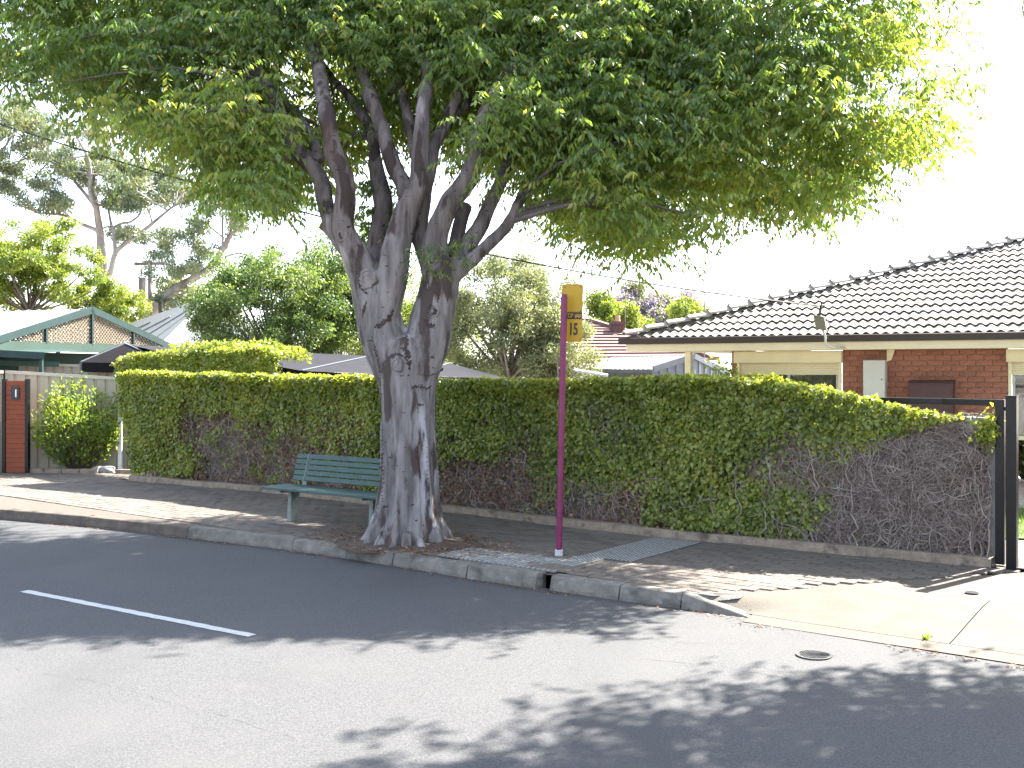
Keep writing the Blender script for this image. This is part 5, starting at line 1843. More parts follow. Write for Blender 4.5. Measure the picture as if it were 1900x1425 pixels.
steel_fence('steel_fence', f2, gp(6, 877), 1.90, 1.90, 'short cream fence piece left of the terracotta pillar')
wp_ = gp(223, 872)
wpe = empty('white_post', wp_, 'slim white painted post between shrub and hedge', 'post')
MB().box(wp_ + V(0, 0, 0.53), V(0.035, 0, 0), V(0, 0.03, 0), V(0, 0, 0.55)).build('shaft', 'white_paint', wpe, bevel=0.006)
MB().box(wp_ + V(0, 0, 1.085), V(0.04, 0, 0), V(0, 0.035, 0), V(0, 0, 0.012)).build('post_cap', 'white_paint', wpe, bevel=0.005)
for (x, y, r, lab) in ((182, 876, 0.13, 'dark low garden rock below the shrub'), (199, 877, 0.14, 'rounded pale garden rock beside the white post')):
    p = gp(x, y)
    bm = bmesh.new()
    bmesh.ops.create_icosphere(bm, subdivisions=3, radius=r)
    for v in bm.verts:
        k = 0.75 + 0.5 * vnoise(np.array(tuple(v.co)) * 9 + x)
        v.co = Vector((v.co.x * 1.2 * k, v.co.y * k, v.co.z * 0.72 * k + 0.03)) + p
    me = bpy.data.meshes.new('garden_rock')
    bm.to_mesh(me)
    bm.free()
    tag(link('garden_rock', me, 'rock', smooth=True), lab, 'rock', 'garden rocks by the shrub')
gee = empty('garden_edging', gp(150, 878), 'low concrete garden edging in front of the shrub', 'edging')
ea, eb = gp(52, 877), gp(250, 879)
for i in range(6):
    p, q = ea.lerp(eb, i / 6), ea.lerp(eb, (i + 1) / 6 - 0.004)
    if i in (4,):
        continue
    MB().bar(p + V(0, 0, 0.03), q + V(0, 0, 0.03), 0.12, 0.10).build('edging_block', 'edge_concrete', gee, bevel=0.01)

def shrub(name, c, r, h, nst, label, m='shrub_leaf', leafL=0.07, leafW=0.032, per=46, cat='shrub', gap=0.0):
    e_ = empty(name, c, label, cat)
    st = MB()
    P_all, D_all = [], []
    for k in range(nst):
        a = rng.uniform(0, 2 * math.pi)
        rr_ = math.sqrt(rng.random())
        hh = h * (0.55 + 0.45 * rng.random()) * (1.08 - 0.42 * rr_ ** 2)
        tip = Vector(c) + V(math.cos(a) * rr_ * r, math.sin(a) * rr_ * r, hh)
        base = Vector(c) + V(math.cos(a) * 0.12 * rr_, math.sin(a) * 0.12 * rr_, 0.0)
        mid = base.lerp(tip, 0.5) + V(math.cos(a) * r * 0.14, math.sin(a) * r * 0.14, 0.05)
        pts_, rad_ = smooth_path([base, mid, tip], [0.012, 0.007, 0.002], 4)
        st.tube(pts_, rad_, 4, caps=False)
        for j in range(per):
            f = 0.22 + 0.78 * rng.random()
            q = pts_[min(len(pts_) - 1, int(f * len(pts_)))]
            P_all.append(np.array(tuple(q)) + rng.normal(0, 0.055, 3))
            D_all.append(np.array(tuple((tip - base).normalized())) * 0.5)
    P_all = np.array(P_all)
    n_ = len(P_all)
    D_ = np.array(D_all) + rng.normal(0, 0.6, (n_, 3))
    P_all[:, 2] = np.maximum(P_all[:, 2], 0.05)
    me = leaf_mesh('foliage', P_all, D_, np.array([0, 0, 0.7]) + rng.normal(0, 0.6, (n_, 3)), leafL * rng.uniform(0.7, 1.3, n_), leafW * rng.uniform(0.7, 1.3, n_), np.clip(0.5 * vnoise(P_all * 3.5) + rng.normal(0.28, 0.2, n_), 0, 1))
    link('foliage', me, m, e_)
    st.build('stem', 'twig', e_)
    return e_
shrub('garden_shrub', gp(142, 874) + V(0, 0.1, 0), 0.86, 1.72, 200, 'bright green rounded shrub in front of the cream fence', leafL=0.085, leafW=0.04, per=34)
shrub('garden_shrub', V((1345 - 950) * 17.5 / FPX, 17.5, 0), 0.42, 2.12, 60, 'leafy green shrub showing above the ivy wall beside the porch post', m='shrub_leaf', leafL=0.10, leafW=0.05)
shrub('garden_shrub', V(9.15, 18.6, 0), 0.5, 1.15, 70, 'dark green shrub by the house wall at the right edge of the picture', m='bush_leaf', leafL=0.09, leafW=0.04)

# ------------------------------------------------------------------ carport with lattice gable, far left
CA = V(-10.8, 27.0, 3.49)                          # apex of the gable
rd = V(-0.938, 0.346, 0)                           # ridge runs back to the left
gd = V(0.346, 0.938, 0)                            # along the gable, to the right and back
gf = -rd                                           # gable faces this way
cp = empty('carport', (CA.x, CA.y, 0), 'carport with white metal roof and green framed lattice gable', 'carport')
HWD, DRP = 3.05, 0.88
def G(s, z, out_=0.0):
    return V(CA.x, CA.y, 0) + gd * s + gf * out_ + V(0, 0, z)
eL, eR = G(-HWD, CA.z - DRP), G(HWD, CA.z - DRP)
for s_ in (-1, 1):
    mb = MB()
    a, b = G(0, CA.z + 0.02), G(s_ * (HWD + 0.15), CA.z + 0.02 - DRP * (1 + 0.15 / HWD))
    nr = 26
    # ribbed sheeting
    for i in range(nr):
        x0, x1 = i * 9.0 / nr, (i + 1) * 9.0 / nr
        mb.quad(a + rd * x0, b + rd * x0, b + rd * (x1 - 0.05), a + rd * (x1 - 0.05))
        mb.quad(a + rd * (x1 - 0.05) + V(0, 0, 0.03), b + rd * (x1 - 0.05) + V(0, 0, 0.03), b + rd * x1 + V(0, 0, 0.03), a + rd * x1 + V(0, 0, 0.03))
    mb.build('roof_sheet', 'white_roof', cp)
    MB().bar(G(-0.05 * s_, CA.z + 0.015, 0.03), G(s_ * (HWD + 0.18), CA.z + 0.015 - DRP * (1 + 0.18 / HWD) , 0.03), 0.05, 0.17).build('barge_board', 'green_steel', cp)
# lattice
mb = MB()
st_ = 0.105
hgt = DRP - 0.13
for dirn in (-1, 1):
    c_ = -HWD - hgt
    while c_ < HWD + hgt:
        # clip the strip s = c + dirn*z to the triangle under the barge boards
        seg = []
        for q in range(41):
            z = hgt * q / 40
            s0 = c_ + dirn * z
            if abs(s0) <= (HWD - 0.25) * (1 - z / hgt):
                seg.append((s0, z))
        if len(seg) > 1:
            p, q = seg[0], seg[-1]
            off = 0.010 * dirn
            mb.bar(G(p[0], CA.z - DRP + 0.02 + p[1], -0.03 + off), G(q[0], CA.z - DRP + 0.02 + q[1], -0.03 + off), 0.012, 0.034, up=gf)
        c_ += st_
tag(mb.build('lattice', 'lattice', cp), kind='stuff')
for s_ in (-1.55, 0.0, 1.55):
    zt_ = CA.z - DRP * abs(s_) / HWD
    MB().bar(G(s_, CA.z - DRP - 0.02, 0.0), G(s_, zt_ - 0.05, 0.0), 0.05, 0.09, up=gf).build('gable_stud', 'green_steel', cp)
MB().bar(G(-HWD - 0.1, CA.z - DRP - 0.10), G(HWD + 0.1, CA.z - DRP - 0.10), 0.08, 0.22).build('tie_beam', 'green_wall', cp)
MB().bar(G(-HWD - 0.12, CA.z - DRP - 0.03) + gf * 0.05, G(-HWD - 0.12, CA.z - DRP - 0.03) + rd * 8.6, 0.12, 0.14).build('gutter', 'green_steel', cp)
for s_ in (-HWD, HWD):
    for q in (0.0, 4.0, 8.0):
        MB().bar(G(s_, -0.03) + rd * q, G(s_, CA.z - DRP - 0.06) + rd * q, 0.09, 0.09, up=gf).build('post', 'green_steel', cp)
# beige house wall under the carport, seen through the lattice
wl_ = V(CA.x, CA.y, 0) + rd * 5.6
bh = empty('beige_house', wl_, 'beige rendered house wall seen through the carport lattice', 'house')
MB().box(wl_ + V(0, 0, 1.60), gd * 2.85, rd * 0.1, V(0, 0, 1.62)).build('wall', 'beige_wall', bh)
MB().box(wl_ + gf * 0.11 + gd * 0.9 + V(0, 0, 1.5), gd * 0.6, gf * 0.02, V(0, 0, 0.55)).build('window', 'glass', bh)
MB().box(V(CA.x, CA.y, 0) + rd * 0.5 + V(0, 0, 1.66), gd * 2.9, rd * 0.02, V(0, 0, 0.72)).build('screen', 'green_wall', cp)
# low green awning in front, far left
aw = V((-60 - 950) * 23.6 / FPX, 23.6, 0)
awn = empty('lean_to', aw, 'low dark green lean-to roof edge at the far left', 'lean-to')
pa, pb = at(-80, 652, 23.6), at(82, 660, 24.6)
MB().bar(pa, pb, 0.10, 0.16).build('gutter', 'green_steel', awn)
MB().add([pa + V(0, 0.05, 0.07), pb + V(0, 0.05, 0.07), pb + V(0.2, 1.7, 0.16), pa + V(0, 1.7, 0.16)], [(0, 1, 2, 3)]).build('roof_sheet', 'green_steel', awn)
for q in (pa.lerp(pb, 0.05), pa.lerp(pb, 0.95)):
    MB().bar(V(q.x, q.y + 0.06, -0.03), q + V(0, 0.06, -0.08), 0.08, 0.08, up=(0, 1, 0)).build('post', 'green_steel', awn)
MB().bar(at(-80, 672, 24.2), at(110, 676, 25.0), 0.06, 0.12).build('tie_beam', 'green_wall', awn)

# ------------------------------------------------------------------ grey-white hip roofed house behind
hr = empty('hip_roofed_house', V((380 - 950) * 35 / FPX, 35, 0), 'house with pale grey metal hip roof behind the shade sails', 'house')
ap = at(398, 546, 37.0)
c0 = at(300, 645, 33.0)
c1 = at(205, 612, 44.0)
c2h = at(520, 650, 33.5)
c3h = at(560, 620, 46.0)
apb = ap + V(2.2, 3.5, 0)
def ribbed(name, tl, tr, bl_, br_, nr, m, parent):
    mb = MB()
    tl, tr, bl_, br_ = map(Vector, (tl, tr, bl_, br_))
    nz = (tr - bl_).cross(tl - br_).normalized()
    if nz.z < 0:
        nz = -nz
    for i in range(nr):
        f0_, f1_, fm = i / nr, (i + 1) / nr, (i + 0.8) / nr
        A = [bl_.lerp(br_, f0_), bl_.lerp(br_, fm), tl.lerp(tr, fm), tl.lerp(tr, f0_)]
        mb.quad(*A)
        B = [bl_.lerp(br_, fm) + nz * 0.02, bl_.lerp(br_, f1_) + nz * 0.02, tl.lerp(tr, f1_) + nz * 0.02, tl.lerp(tr, fm) + nz * 0.02]
        mb.quad(*B)
        mb.quad(A[1], B[0], B[3], A[2])
    return mb.build(name, m, parent)
MB().add([c1, c0, ap], [(0, 1, 2)]).build('roof_sheet', 'grey_white_roof', hr)
MB().add([c0, c2h, ap], [(0, 1, 2)]).build('roof_sheet', 'grey_white_roof', hr)
MB().add([c2h, c3h, ap], [(0, 1, 2)]).build('roof_sheet', 'grey_white_roof', hr)
for f_ in (0.2, 0.36, 0.52, 0.68, 0.84):
    for (p_, q_) in ((c0, c1), (c0, c2h)):
        e_ = p_.lerp(q_, f_)
        t_ = p_.lerp(ap, f_) if f_ < 0.95 else ap
        MB().bar(e_ + V(0, 0, 0.02), e_.lerp(ap, 1 - f_) + V(0, 0, 0.02), 0.04, 0.03).build('roof_rib', 'grey_white_roof', hr)
MB().bar(c0, ap, 0.26, 0.05).build('hip_flashing', 'white_roof', hr)
MB().bar(c0 - V(0, 0, 0.08), c2h - V(0, 0, 0.08), 0.12, 0.14).build('gutter', 'white_roof', hr)
MB().bar(c1 - V(0, 0, 0.08), c0 - V(0, 0, 0.08), 0.12, 0.14).build('gutter', 'white_roof', hr)
cm = (c0 + c1 + c2h + c3h) / 4
poly = [cm + (p - cm) * 0.88 for p in (c0, c1, c3h, c2h)]
zb = min(p.z for p in poly) - 0.15
MB().prism([V(p.x, p.y, -0.05) for p in poly], V(0, 0, zb + 0.05)).build('wall', 'beige_wall', hr)

# ------------------------------------------------------------------ shade sails behind the hedge
sh_ = empty('shade_structure', V((620 - 950) * 21 / FPX, 21, 0), 'long low grey shade cloth roof behind the ivy wall', 'shade roof')
SR = dict(tl=at(235, 640, 25.2), tm=at(450, 650, 24.6), tr=at(690, 660, 24.0), tq=at(835, 674, 23.0), rc=at(943, 703, 19.6), f2=at(760, 697, 19.4), f1=at(560, 688, 19.8), f0=at(430, 664, 21.0), fl=at(290, 650, 23.0))
def cloth(name, a, b, c, d, m='shade_cloth'):
    """sagging four cornered sail"""
    mb = MB()
    k = 10
    for i_ in range(k + 1):
        for j_ in range(k + 1):
            f, g_ = i_ / k, j_ / k
            p = Vector(a).lerp(Vector(b), f).lerp(Vector(d).lerp(Vector(c), f), g_)
            mb.v.append(tuple(p - V(0, 0, 0.05 * math.sin(math.pi * f) * math.sin(math.pi * g_))))
    for i_ in range(k):
        for j_ in range(k):
            q = i_ * (k + 1) + j_
            mb.f.append((q, q + 1, q + k + 2, q + k + 1))
    o_ = mb.build(name, m, sh_, smooth=True)
    return o_
cloth('cloth', SR['f0'], SR['f1'], SR['tr'], SR['tm'])
cloth('cloth', SR['f1'], SR['f2'], SR['tq'], SR['tr'])
cloth('cloth', SR['f2'], SR['rc'], SR['rc'].lerp(SR['tq'], 0.5), SR['tq'])
cloth('cloth', SR['fl'], SR['f0'], SR['tm'], SR['tl'])
for (a_, b_) in (('f1', 'tr'), ('f0', 'tm'), ('f2', 'tq')):
    MB().bar(SR[a_] + V(0, 0, 0.012), SR[b_] + V(0, 0, 0.012), 0.05, 0.012).build('seam', 'shed_grey', sh_)
# side fringe of the cloth, hanging below the front edge
def valance(a, b, h):
    mb = MB()
    a, b = Vector(a), Vector(b)
    mb.quad(a - V(0, 0, 0.004), b - V(0, 0, 0.004), b - V(0, 0, h), a - V(0, 0, h))
    o_ = mb.build('valance', 'shade_cloth_dark', sh_)
    md = o_.modifiers.new('thick', 'SOLIDIFY')
    md.thickness = 0.01
valance(SR['f0'], SR['f1'], 0.30)
valance(SR['f1'], SR['f2'], 0.14)
valance(SR['f2'], SR['rc'], 0.03)
for k_ in ('f0', 'f1', 'f2', 'rc', 'tl', 'tr', 'tq'):
    p = SR[k_]
    MB().tube([V(p.x, p.y + 0.05, -0.03), p + V(0, 0.05, -0.02)], 0.035, 8).build('post', 'shed_grey', sh_)
# dark gazebo canopy left of it
gz = empty('gazebo', V((225 - 950) * 24.5 / FPX, 24.5, 0), 'dark cloth gazebo canopy between carport and hedge', 'gazebo')
gt = at(232, 638, 24.6)
gc = [at(150, 672, 23.6), at(318, 676, 23.2), at(345, 660, 26.5), at(165, 664, 26.8)]
mb = MB()
for i in range(4):
    mb.add([gc[i], gc[(i + 1) % 4], gt], [(0, 1, 2)])
for i in range(4):
    mb.quad(gc[i], gc[(i + 1) % 4], gc[(i + 1) % 4] - V(0, 0, 0.22), gc[i] - V(0, 0, 0.22))
mb.build('canopy', 'shade_cloth_dark', gz)
for i in range(4):
    MB().bar(gc[i] + V(0, 0, 0.012), gt + V(0, 0, 0.012), 0.03, 0.02).build('rib', 'shed_grey', gz)
    MB().tube([V(gc[i].x, gc[i].y, -0.03), gc[i] - V(0, 0, 0.01)], 0.03, 8).build('post', 'shed_grey', gz)
MB().tube([gt - V(0, 0, 0.6), gt + V(0, 0, 0.06)], 0.03, 8).build('king_post', 'white_paint', gz)

# ------------------------------------------------------------------ grey shed, red roofed house, cubby
def corrugated_wall(name, a, b, z0, z1a, z1b, m, parent, pitch=0.33):
    a, b = Vector(a), Vector(b)
    L = (b - a).length
    t_ = (b - a) / L
    s_ = V(t_.y, -t_.x, 0)
    n_ = max(2, int(L / pitch))
    for i in range(n_):
        mb = MB()
        f0_, f1_ = i / n_, (i + 1) / n_
        fs_ = [f0_, f0_ + (f1_ - f0_) * 0.62, f0_ + (f1_ - f0_) * 0.70, f0_ + (f1_ - f0_) * 0.92, f1_]
        ds_ = [0, 0, 0.03, 0.03, 0]
        for k in range(4):
            p, q = a.lerp(b, fs_[k]) + s_ * ds_[k], a.lerp(b, fs_[k + 1]) + s_ * ds_[k + 1]
            za, zb_ = z1a + (z1b - z1a) * fs_[k], z1a + (z1b - z1a) * fs_[k + 1]
            mb.quad(V(p.x, p.y, z0), V(q.x, q.y, z0), V(q.x, q.y, zb_), V(p.x, p.y, za))
        mb.build('sheet', m, parent)
shed = empty('grey_shed', V((1250 - 950) * 30 / FPX, 30, 0), 'blue grey ribbed steel shed with white roof behind the porch post', 'shed')
s0 = at(1212, 685, 28.5)                            # near corner under the eave
s1 = at(1060, 682, 31.0)
sg = at(1288, 661, 29.6)                            # gable apex
s2 = at(1352, 693, 31.2)
corrugated_wall('sheet', V(s1.x, s1.y, 0), V(s0.x, s0.y, 0), -0.03, s1.z - 0.02, s0.z - 0.02, 'shed_grey', shed)
corrugated_wall('sheet', V(s0.x, s0.y, 0), V(sg.x, sg.y, 0), -0.03, s0.z - 0.02, sg.z - 0.02, 'shed_grey', shed)
corrugated_wall('sheet', V(sg.x, sg.y, 0), V(s2.x, s2.y, 0), -0.03, sg.z - 0.02, s2.z - 0.02, 'shed_grey', shed)
bk = (s1 - s0)
bk.z = 0
ribbed('roof_sheet', sg + bk, sg, s0 + bk + V(0, 0, 0.0), s0, 18, 'white_roof', shed)
ribbed('roof_sheet', sg, sg + bk, s2, s2 + bk, 18, 'white_roof', shed)
MB().bar(s0 + V(0, -0.03, 0), sg + V(0, -0.03, 0), 0.05, 0.16).build('barge_board', 'shed_grey', shed)
MB().bar(sg + V(0, -0.03, 0), s2 + V(0, -0.03, 0), 0.05, 0.16).build('barge_board', 'shed_grey', shed)
MB().bar(s0 + bk * 1.0 + V(0, -0.05, -0.05), s0 + V(0, -0.05, -0.05), 0.10, 0.10).build('gutter', 'shed_grey', shed)

rh = empty('red_roofed_house', V((1160 - 950) * 42 / FPX, 42, 0), 'far house with faded red tiled hip roof and brick chimney', 'house')
r_top = at(1098, 597, 42.0)
r_l = at(985, 592, 46.0)
r_br = at(1330, 668, 37.0)
r_bl = at(1010, 672, 36.0)
r_t2 = at(1128, 612, 41.0)
# front slope as rows of tiles
nrow = 13
mb = MB()
rowsm = []
for i in range(nrow):
    f0_, f1_ = i / nrow, (i + 1) / nrow
    L0, L1_ = r_bl.lerp(at(960, 594, 42.5), f0_), r_bl.lerp(at(960, 594, 42.5), f1_)
    R0, R1_ = r_br.lerp(r_top, f0_), r_br.lerp(r_top, f1_)
    nz = V(0, -0.4, 0.9)
    b_ = MB()
    b_.quad(L0 + nz * 0.06, R0 + nz * 0.06, R1_ + nz * 0.005, L1_ + nz * 0.005)
    b_.quad(L0 + nz * 0.06, R0 + nz * 0.06, R0 - nz * 0.01, L0 - nz * 0.01)
    b_.build('tile_row', 'red_tile', rh)
MB().bar(r_br + V(0, 0, 0.06), r_top + V(0, 0, 0.06), 0.28, 0.12).build('hip_cap', 'red_tile', rh)
MB().bar(r_top + V(0, 0, 0.06), at(960, 594, 42.5) + V(0, 0, 0.06), 0.28, 0.12).build('ridge_cap', 'red_tile', rh)
v0, v1 = at(1141, 618, 40.3), at(1141, 660, 38.0)
MB().bar(v0, v1, 0.16, 0.10).build('valley', 'chimney_brick', rh)
MB().prism([V(r_bl.x + 0.5, r_bl.y + 0.5, -0.05), V(r_br.x - 0.5, r_br.y + 0.5, -0.05), V(r_br.x, r_br.y + 6, -0.05), V(r_bl.x, r_bl.y + 9, -0.05)], V(0, 0, r_bl.z - 0.15)).build('wall', 'chimney_brick', rh)
ch = at(1146, 612, 40.6)
cho = MB().box(ch + V(0, 0, 0.0), V(0.22, 0.04, 0), V(-0.04, 0.22, 0), V(0, 0, 0.32)).build('chimney', 'chimney_brick', rh)
MB().box(ch + V(0, 0, 0.25), V(0.27, 0.05, 0), V(-0.05, 0.27, 0), V(0, 0, 0.05)).build('chimney_collar', 'chimney_brick', cho)
MB().tube([ch + V(0, 0, 0.30), ch + V(0, 0, 0.40), ch + V(0, 0, 0.56)], [0.12, 0.10, 0.085], 10).build('chimney_pot', 'chimney_pot', cho)

cu_ = empty('cubby_house', V((1090 - 950) * 24 / FPX, 24, 0), 'small white framed hut with a window just above the hedge', 'hut')
MB().box(at(1090, 735, 24), V(0.30, 0, 0), V(0, 0.25, 0), V(0, 0, 0.42)).build('wall', 'light_wall', cu_)
MB().add([at(1066, 690, 23.6), at(1128, 700, 23.6), at(1128, 700, 24.6) + V(0, 0, 0.03), at(1066, 690, 24.6) + V(0, 0, 0.03), at(1066, 690, 23.6) + V(0, 0, 0.05), at(1128, 700, 23.6) + V(0, 0, 0.05), at(1128, 700, 24.6) + V(0, 0, 0.08), at(1066, 690, 24.6) + V(0, 0, 0.08)],
         [(3, 2, 1, 0), (4, 5, 6, 7), (0, 1, 5, 4), (1, 2, 6, 5), (2, 3, 7, 6), (3, 0, 4, 7)]).build('roof', 'white_roof', cu_)
MB().box(at(1095, 712, 23.72), V(0.19, 0, 0), V(0, 0.02, 0), V(0, 0, 0.10)).build('window', 'glass', cu_)
for q in (1079, 1112):
    MB().bar(at(q, 698, 23.7), at(q, 1000, 23.7) * 1.0 if False else V(at(q, 698, 23.7).x, 23.7, -0.03), 0.05, 0.05, up=(0, 1, 0)).build('post', 'white_paint', cu_)

# ------------------------------------------------------------------ poles, aerials
def pole(x, ytop, d, r, label, arms=None, m='timber_pole'):
    p = at(x, ytop, d)
    e_ = empty('utility_pole', V(p.x, p.y, 0), label, 'utility pole', 'utility poles behind the carport')
    MB().tube([V(p.x, p.y, -0.25), V(p.x, p.y, p.z * 0.5), p], [r * 1.15, r * 1.05, r], 12).build('shaft', m, e_, smooth=True)
    for (dz, w_) in (arms or []):
        a_ = MB().bar(p + V(-w_, 0.1, dz), p + V(w_, -0.1, dz), 0.10, 0.12).build('cross_arm', m, e_)
        for q in (-0.9, -0.45, 0.45, 0.9):
            MB().tube([p + V(q * w_, -0.1 * q, dz + 0.05), p + V(q * w_, -0.1 * q, dz + 0.14), p + V(q * w_, -0.1 * q, dz + 0.24)], [0.025, 0.05, 0.03], 8).build('insulator', 'meter_white', a_)
    return e_
pole(264, 515, 46, 0.15, 'short thick grey timber pole beside the taller pole')
pole(278, 483, 47, 0.085, 'slim dark pole with a cross arm left of the shade roof', [(-0.15, 0.72)])
def aerial(x, y, d, hgt, label, n_=6):
    p = at(x, y, d)
    e_ = empty('television_aerial', p - V(0, 0, hgt), label, 'aerial')
    MB().tube([p - V(0, 0, hgt), p], 0.018, 6).build('mast', 'timber_pole', e_)
    MB().bar(p - V(0.55, 0, 0.05), p + V(0.55, 0, -0.05), 0.02, 0.02).build('boom', 'timber_pole', e_)
    for k in range(n_):
        q = p + V(-0.5 + k * 1.0 / (n_ - 1), 0, -0.05)
        MB().bar(q - V(0.02, 0.25, 0.10), q + V(0.02, 0.25, 0.10), 0.012, 0.012).build('rod', 'timber_pole', e_)
aerial(1160, 540, 44, 2.6, 'thin television aerial above the yellow green trees')
aerial(1307, 540, 33, 2.9, 'slender aerial mast rising behind the tiled roof', 3)

# ------------------------------------------------------------------ trees behind
def bg_tree(name, label, c, R, n_leaf, leafL, leafW, m, base, trunk_r=0.16, clumps_=70, cr=0.34, limb_m='grey_bark', seed=0, flat=0.75, shell=0.45, group='trees behind the hedge', holes=0.0, droop=0.0, gaussian=0.42):
    r_ = np.random.default_rng(1000 + seed)
    e_ = empty(name, base, label, 'tree', group)
    c, R = np.array(tuple(c)), np.array(R, dtype=float)
    d = norm(r_.normal(size=(clumps_ * 3, 3)))
    rad = r_.random(clumps_ * 3) ** shell
    C = c + d * rad[:, None] * R
    if holes:
        C = C[vnoise(C * (2.2 / max(R)) * 1.6 + seed) > holes]
    C = C[:clumps_]
    nC = len(C)
    ci = r_.integers(0, nC, n_leaf)
    size = cr * R.mean() * r_.uniform(0.7, 1.25, nC)
    off = norm(r_.normal(size=(n_leaf, 3))) * (r_.random(n_leaf) ** gaussian)[:, None]
    P = C[ci] + off * size[ci][:, None] * np.array([1, 1, flat])
    P[:, 2] = np.maximum(P[:, 2], 0.3)
    D = off * 0.6 + r_.normal(0, 0.6, (n_leaf, 3)) + np.array([0, 0, -0.25 - droop])
    Nn = off * 0.8 + np.array([0, 0, 0.5]) + r_.normal(0, 0.5, (n_leaf, 3))
    tint = np.clip(r_.random(nC)[ci] * 0.5 + r_.normal(0.27, 0.2, n_leaf), 0, 1)
    me = leaf_mesh('crown', P, D, Nn, leafL * r_.uniform(0.7, 1.3, n_leaf), leafW * r_.uniform(0.7, 1.3, n_leaf), tint)
    link('crown', me, m, e_)
    mb = MB()
    base = Vector(base)
    fork = Vector(tuple(c)) + V(0, 0, -R[2] * 0.75)
    if fork.z < 0.6:
        fork.z = 0.6
    P_, Q_ = smooth_path([base - V(0, 0, 0.04), base.lerp(fork, 0.5) + V(0.05, 0, 0), fork], [trunk_r * 1.25, trunk_r, trunk_r * 0.85], 4)
    mb.tube(P_, Q_, 10)
    sel = r_.choice(nC, min(nC, 26), replace=False)
    for k in sel:
        t_ = Vector(tuple(C[k]))
        mid = fork.lerp(t_, 0.5) + V(0, 0, -0.06 * (t_ - fork).length)
        P_, Q_ = smooth_path([fork - V(0, 0, 0.1), mid, t_], [trunk_r * 0.42, trunk_r * 0.26, trunk_r * 0.07], 4)
        mb.tube(P_, Q_, 6, caps=False)
    mb.build('trunk', limb_m, e_, smooth=True)
    return e_
def gbase(x, d):
    return V((x - 950) * d / FPX, d, -0.03)
bg_tree('bushy_tree', 'rounded mid green tree left of the street tree trunk', at(515, 575, 29), (2.3, 2.0, 1.95), 60000, 0.085, 0.046, 'bush_leaf', gbase(515, 29), 0.13, 150, 0.21, seed=1, shell=0.36, holes=0.2, gaussian=0.5)
bg_tree('bushy_tree', 'mid green tree seen through the fork of the street tree', at(660, 545, 31), (1.7, 1.8, 2.2), 34000, 0.09, 0.05, 'bush_leaf', gbase(660, 31), 0.13, 70, 0.32, seed=2, shell=0.42)
bg_tree('olive_tree', 'tall grey green tree right of the street tree trunk', at(945, 598, 28), (2.0, 1.8, 1.9), 64000, 0.080, 0.036, 'olive_leaf', gbase(945, 28), 0.13, 150, 0.21, seed=3, shell=0.36, holes=0.2, gaussian=0.5)
bg_tree('olive_tree', 'lower grey green tree behind the yellow sign plate', at(1035, 655, 27), (1.0, 1.0, 1.15), 16000, 0.075, 0.036, 'olive_leaf', gbase(1035, 27), 0.08, 40, 0.36, seed=4)
bg_tree('olive_tree', 'pale green tree glimpsed low behind the trunk fork', at(800, 610, 32), (1.7, 1.6, 1.6), 24000, 0.09, 0.045, 'lime_leaf', gbase(800, 32), 0.11, 50, 0.34, seed=5)
bg_tree('conifer', 'bright yellow green tree behind the red roof', at(1135, 600, 50), (1.75, 1.5, 1.35), 22000, 0.15, 0.085, 'lime_leaf', gbase(1135, 50), 0.15, 46, 0.30, seed=6, flat=1.3)
bg_tree('jacaranda', 'lilac flowering jacaranda above the tiled roof', at(1215, 580, 58), (3.6, 2.2, 1.5), 16000, 0.17, 0.11, 'jacaranda_flower', gbase(1215, 58), 0.2, 46, 0.26, seed=7, holes=0.32)
bg_tree('lime_tree', 'sparse yellow green tree beside the jacaranda', at(1290, 592, 52), (1.6, 1.4, 1.0), 7000, 0.15, 0.09, 'lime_leaf', gbase(1290, 52), 0.12, 28, 0.30, seed=8)
bg_tree('jacaranda', 'spreading yellow green tree above the carport at the left edge', at(55, 500, 42), (3.1, 2.6, 2.2), 40000, 0.13, 0.06, 'lime_leaf', gbase(75, 42), 0.13, 170, 0.155, seed=9, limb_m='twig', holes=0.36, flat=0.55, gaussian=0.6, shell=0.55)
bg_tree('lime_tree', 'low yellow green tree behind the carport gable', at(195, 568, 44), (1.7, 1.5, 0.95), 15000, 0.13, 0.06, 'lime_leaf', gbase(195, 44), 0.12, 60, 0.25, gaussian=0.6, seed=10)
bg_tree('bushy_tree', 'distant olive tree low behind the hip roofed house', at(345, 555, 62), (2.4, 2.0, 1.0), 6500, 0.2, 0.10, 'olive_leaf', gbase(345, 62), 0.15, 24, 0.34, seed=12, group='trees behind the hedge')

